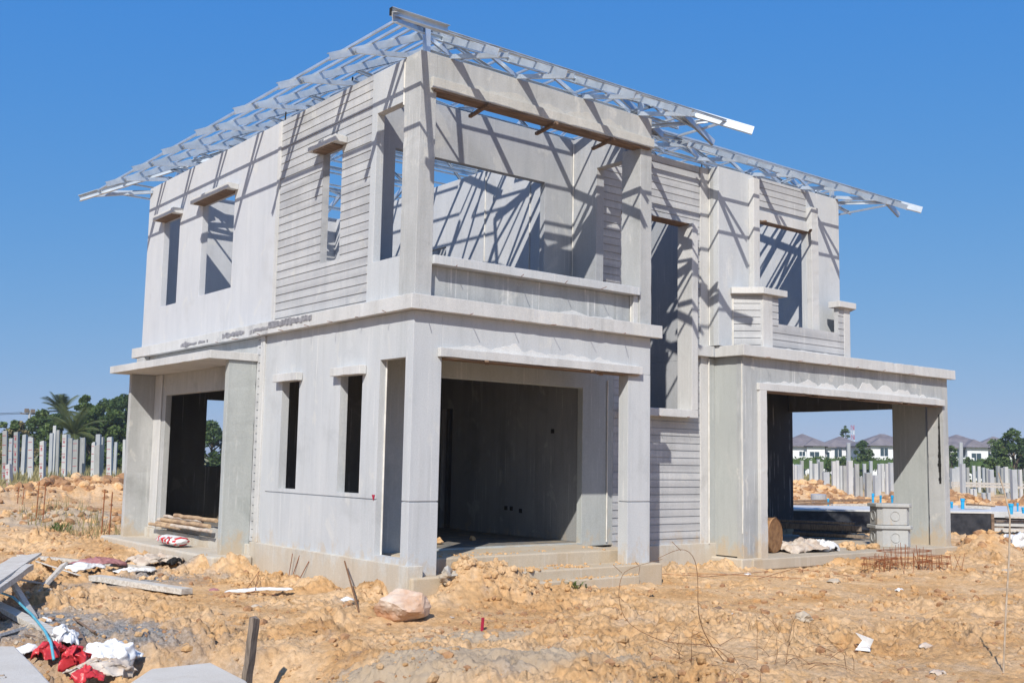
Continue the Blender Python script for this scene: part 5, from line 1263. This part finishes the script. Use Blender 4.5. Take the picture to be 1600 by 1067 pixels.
# utility pole with wire at far left
p = far(40, 742, 120); t = far(40, 640, 120); up_ = empty('utility_pole', p, 'electric pole with crossarm and wires above the trees at far left', 'utility pole')
H = t.z-p.z; MB().tube([(0,0,-1),(0,0,H)], [.2,.14], 8).build('post', M['pile'], up_); MB().box(-1,1,-.06,.06,H-.5,H-.35).box(-.55,-.15,-.2,.2,H-.3,H+.15).box(.1,.5,-.2,.2,H-.3,H+.1).build('crossarm', M['wood'], up_)
mb = MB()
for x in (-.8,.8): mb.tube([(x,0,H-.3), (x-6,1,H-.8), (x-14,2,H-.2)], .025, 4)
mb.build('wire', M['darkend'], up_)

# ---------------------------------------------------------------- air
hm = bpy.data.materials.new('thin_haze'); hm.use_nodes = True; hn = hm.node_tree
for n_ in list(hn.nodes):
    if n_.type == 'BSDF_PRINCIPLED': hn.nodes.remove(n_)
pv = hn.nodes.new('ShaderNodeVolumePrincipled'); pv.inputs['Color'].default_value = (.92,.95,1,1); pv.inputs['Density'].default_value = .0005; pv.inputs['Anisotropy'].default_value = .2
hn.links.new(pv.outputs[0], [n_ for n_ in hn.nodes if n_.type == 'OUTPUT_MATERIAL'][0].inputs['Volume'])
hz = MB().box(CX-7400, CX+7400, CY-7400, CY+7400, -3.5, 14).build('haze', hm); tag(hz, 'thin pale haze over the site and the fields', kind='stuff')
# ---------------------------------------------------------------- light
SUNEL = math.radians(40); az = math.radians(180+39.5)
sv = Vector((math.cos(az)*math.cos(SUNEL), math.sin(az)*math.cos(SUNEL), math.sin(SUNEL)))
ld = bpy.data.lights.new('sun', 'SUN'); ld.energy = 3.7; ld.angle = math.radians(.53); ld.color = (1, .945, .855)
lo = bpy.data.objects.new('sun', ld); COL.objects.link(lo); lo.rotation_euler = sv.to_track_quat('Z', 'Y').to_euler(); lo.location = sv*40
W = bpy.data.worlds.new('World'); SC.world = W; W.use_nodes = True; nt = W.node_tree
bg = nt.nodes['Background']; sky = nt.nodes.new('ShaderNodeTexSky'); sky.sky_type = 'NISHITA'; sky.sun_disc = False
sky.sun_elevation = SUNEL; sky.sun_rotation = math.pi/2-az; sky.air_density = 1.0; sky.dust_density = .3; sky.ozone_density = 6.0; sky.altitude = 0
tc = nt.nodes.new('ShaderNodeTexCoord'); mp = nt.nodes.new('ShaderNodeVectorMath'); mp.operation = 'ADD'; mp.inputs[1].default_value = (0,0,.13)
nt.links.new(tc.outputs['Generated'], mp.inputs[0]); nm = nt.nodes.new('ShaderNodeVectorMath'); nm.operation = 'NORMALIZE'; nt.links.new(mp.outputs[0], nm.inputs[0]); nt.links.new(nm.outputs[0], sky.inputs['Vector'])
sm = nt.nodes.new('ShaderNodeMix'); sm.data_type = 'RGBA'; sm.blend_type = 'MULTIPLY'; sm.inputs[0].default_value = 1; sm.inputs[7].default_value = (.88,1.09,1.17,1)
nt.links.new(sky.outputs[0], sm.inputs[6])
sp_ = nt.nodes.new('ShaderNodeSeparateColor'); cb_ = nt.nodes.new('ShaderNodeCombineColor'); nt.links.new(sm.outputs[2], sp_.inputs[0])
for i_, (a_, g_, mx) in enumerate(((.607, 1.5, 2.3), (1.033, .62, 3.1), (3.5, .06, 4.4))):       # film response of the sky colour
    pw = nt.nodes.new('ShaderNodeMath'); pw.operation = 'POWER'; pw.inputs[1].default_value = g_; nt.links.new(sp_.outputs[i_], pw.inputs[0])
    ml = nt.nodes.new('ShaderNodeMath'); ml.operation = 'MULTIPLY'; ml.inputs[1].default_value = a_; nt.links.new(pw.outputs[0], ml.inputs[0])
    mi_ = nt.nodes.new('ShaderNodeMath'); mi_.operation = 'MINIMUM'; mi_.inputs[1].default_value = mx; nt.links.new(ml.outputs[0], mi_.inputs[0]); nt.links.new(mi_.outputs[0], cb_.inputs[i_])
nt.links.new(cb_.outputs[0], bg.inputs['Color']); bg.inputs['Strength'].default_value = .123
vs = SC.view_settings; vs.view_transform = 'Standard'; vs.look = 'None'; vs.exposure = .55; vs.gamma = 1; vs.use_curve_mapping = False
SC.cycles.max_bounces = 6; SC.cycles.diffuse_bounces = 3; SC.cycles.transparent_max_bounces = 4
bpy.context.view_layer.update()
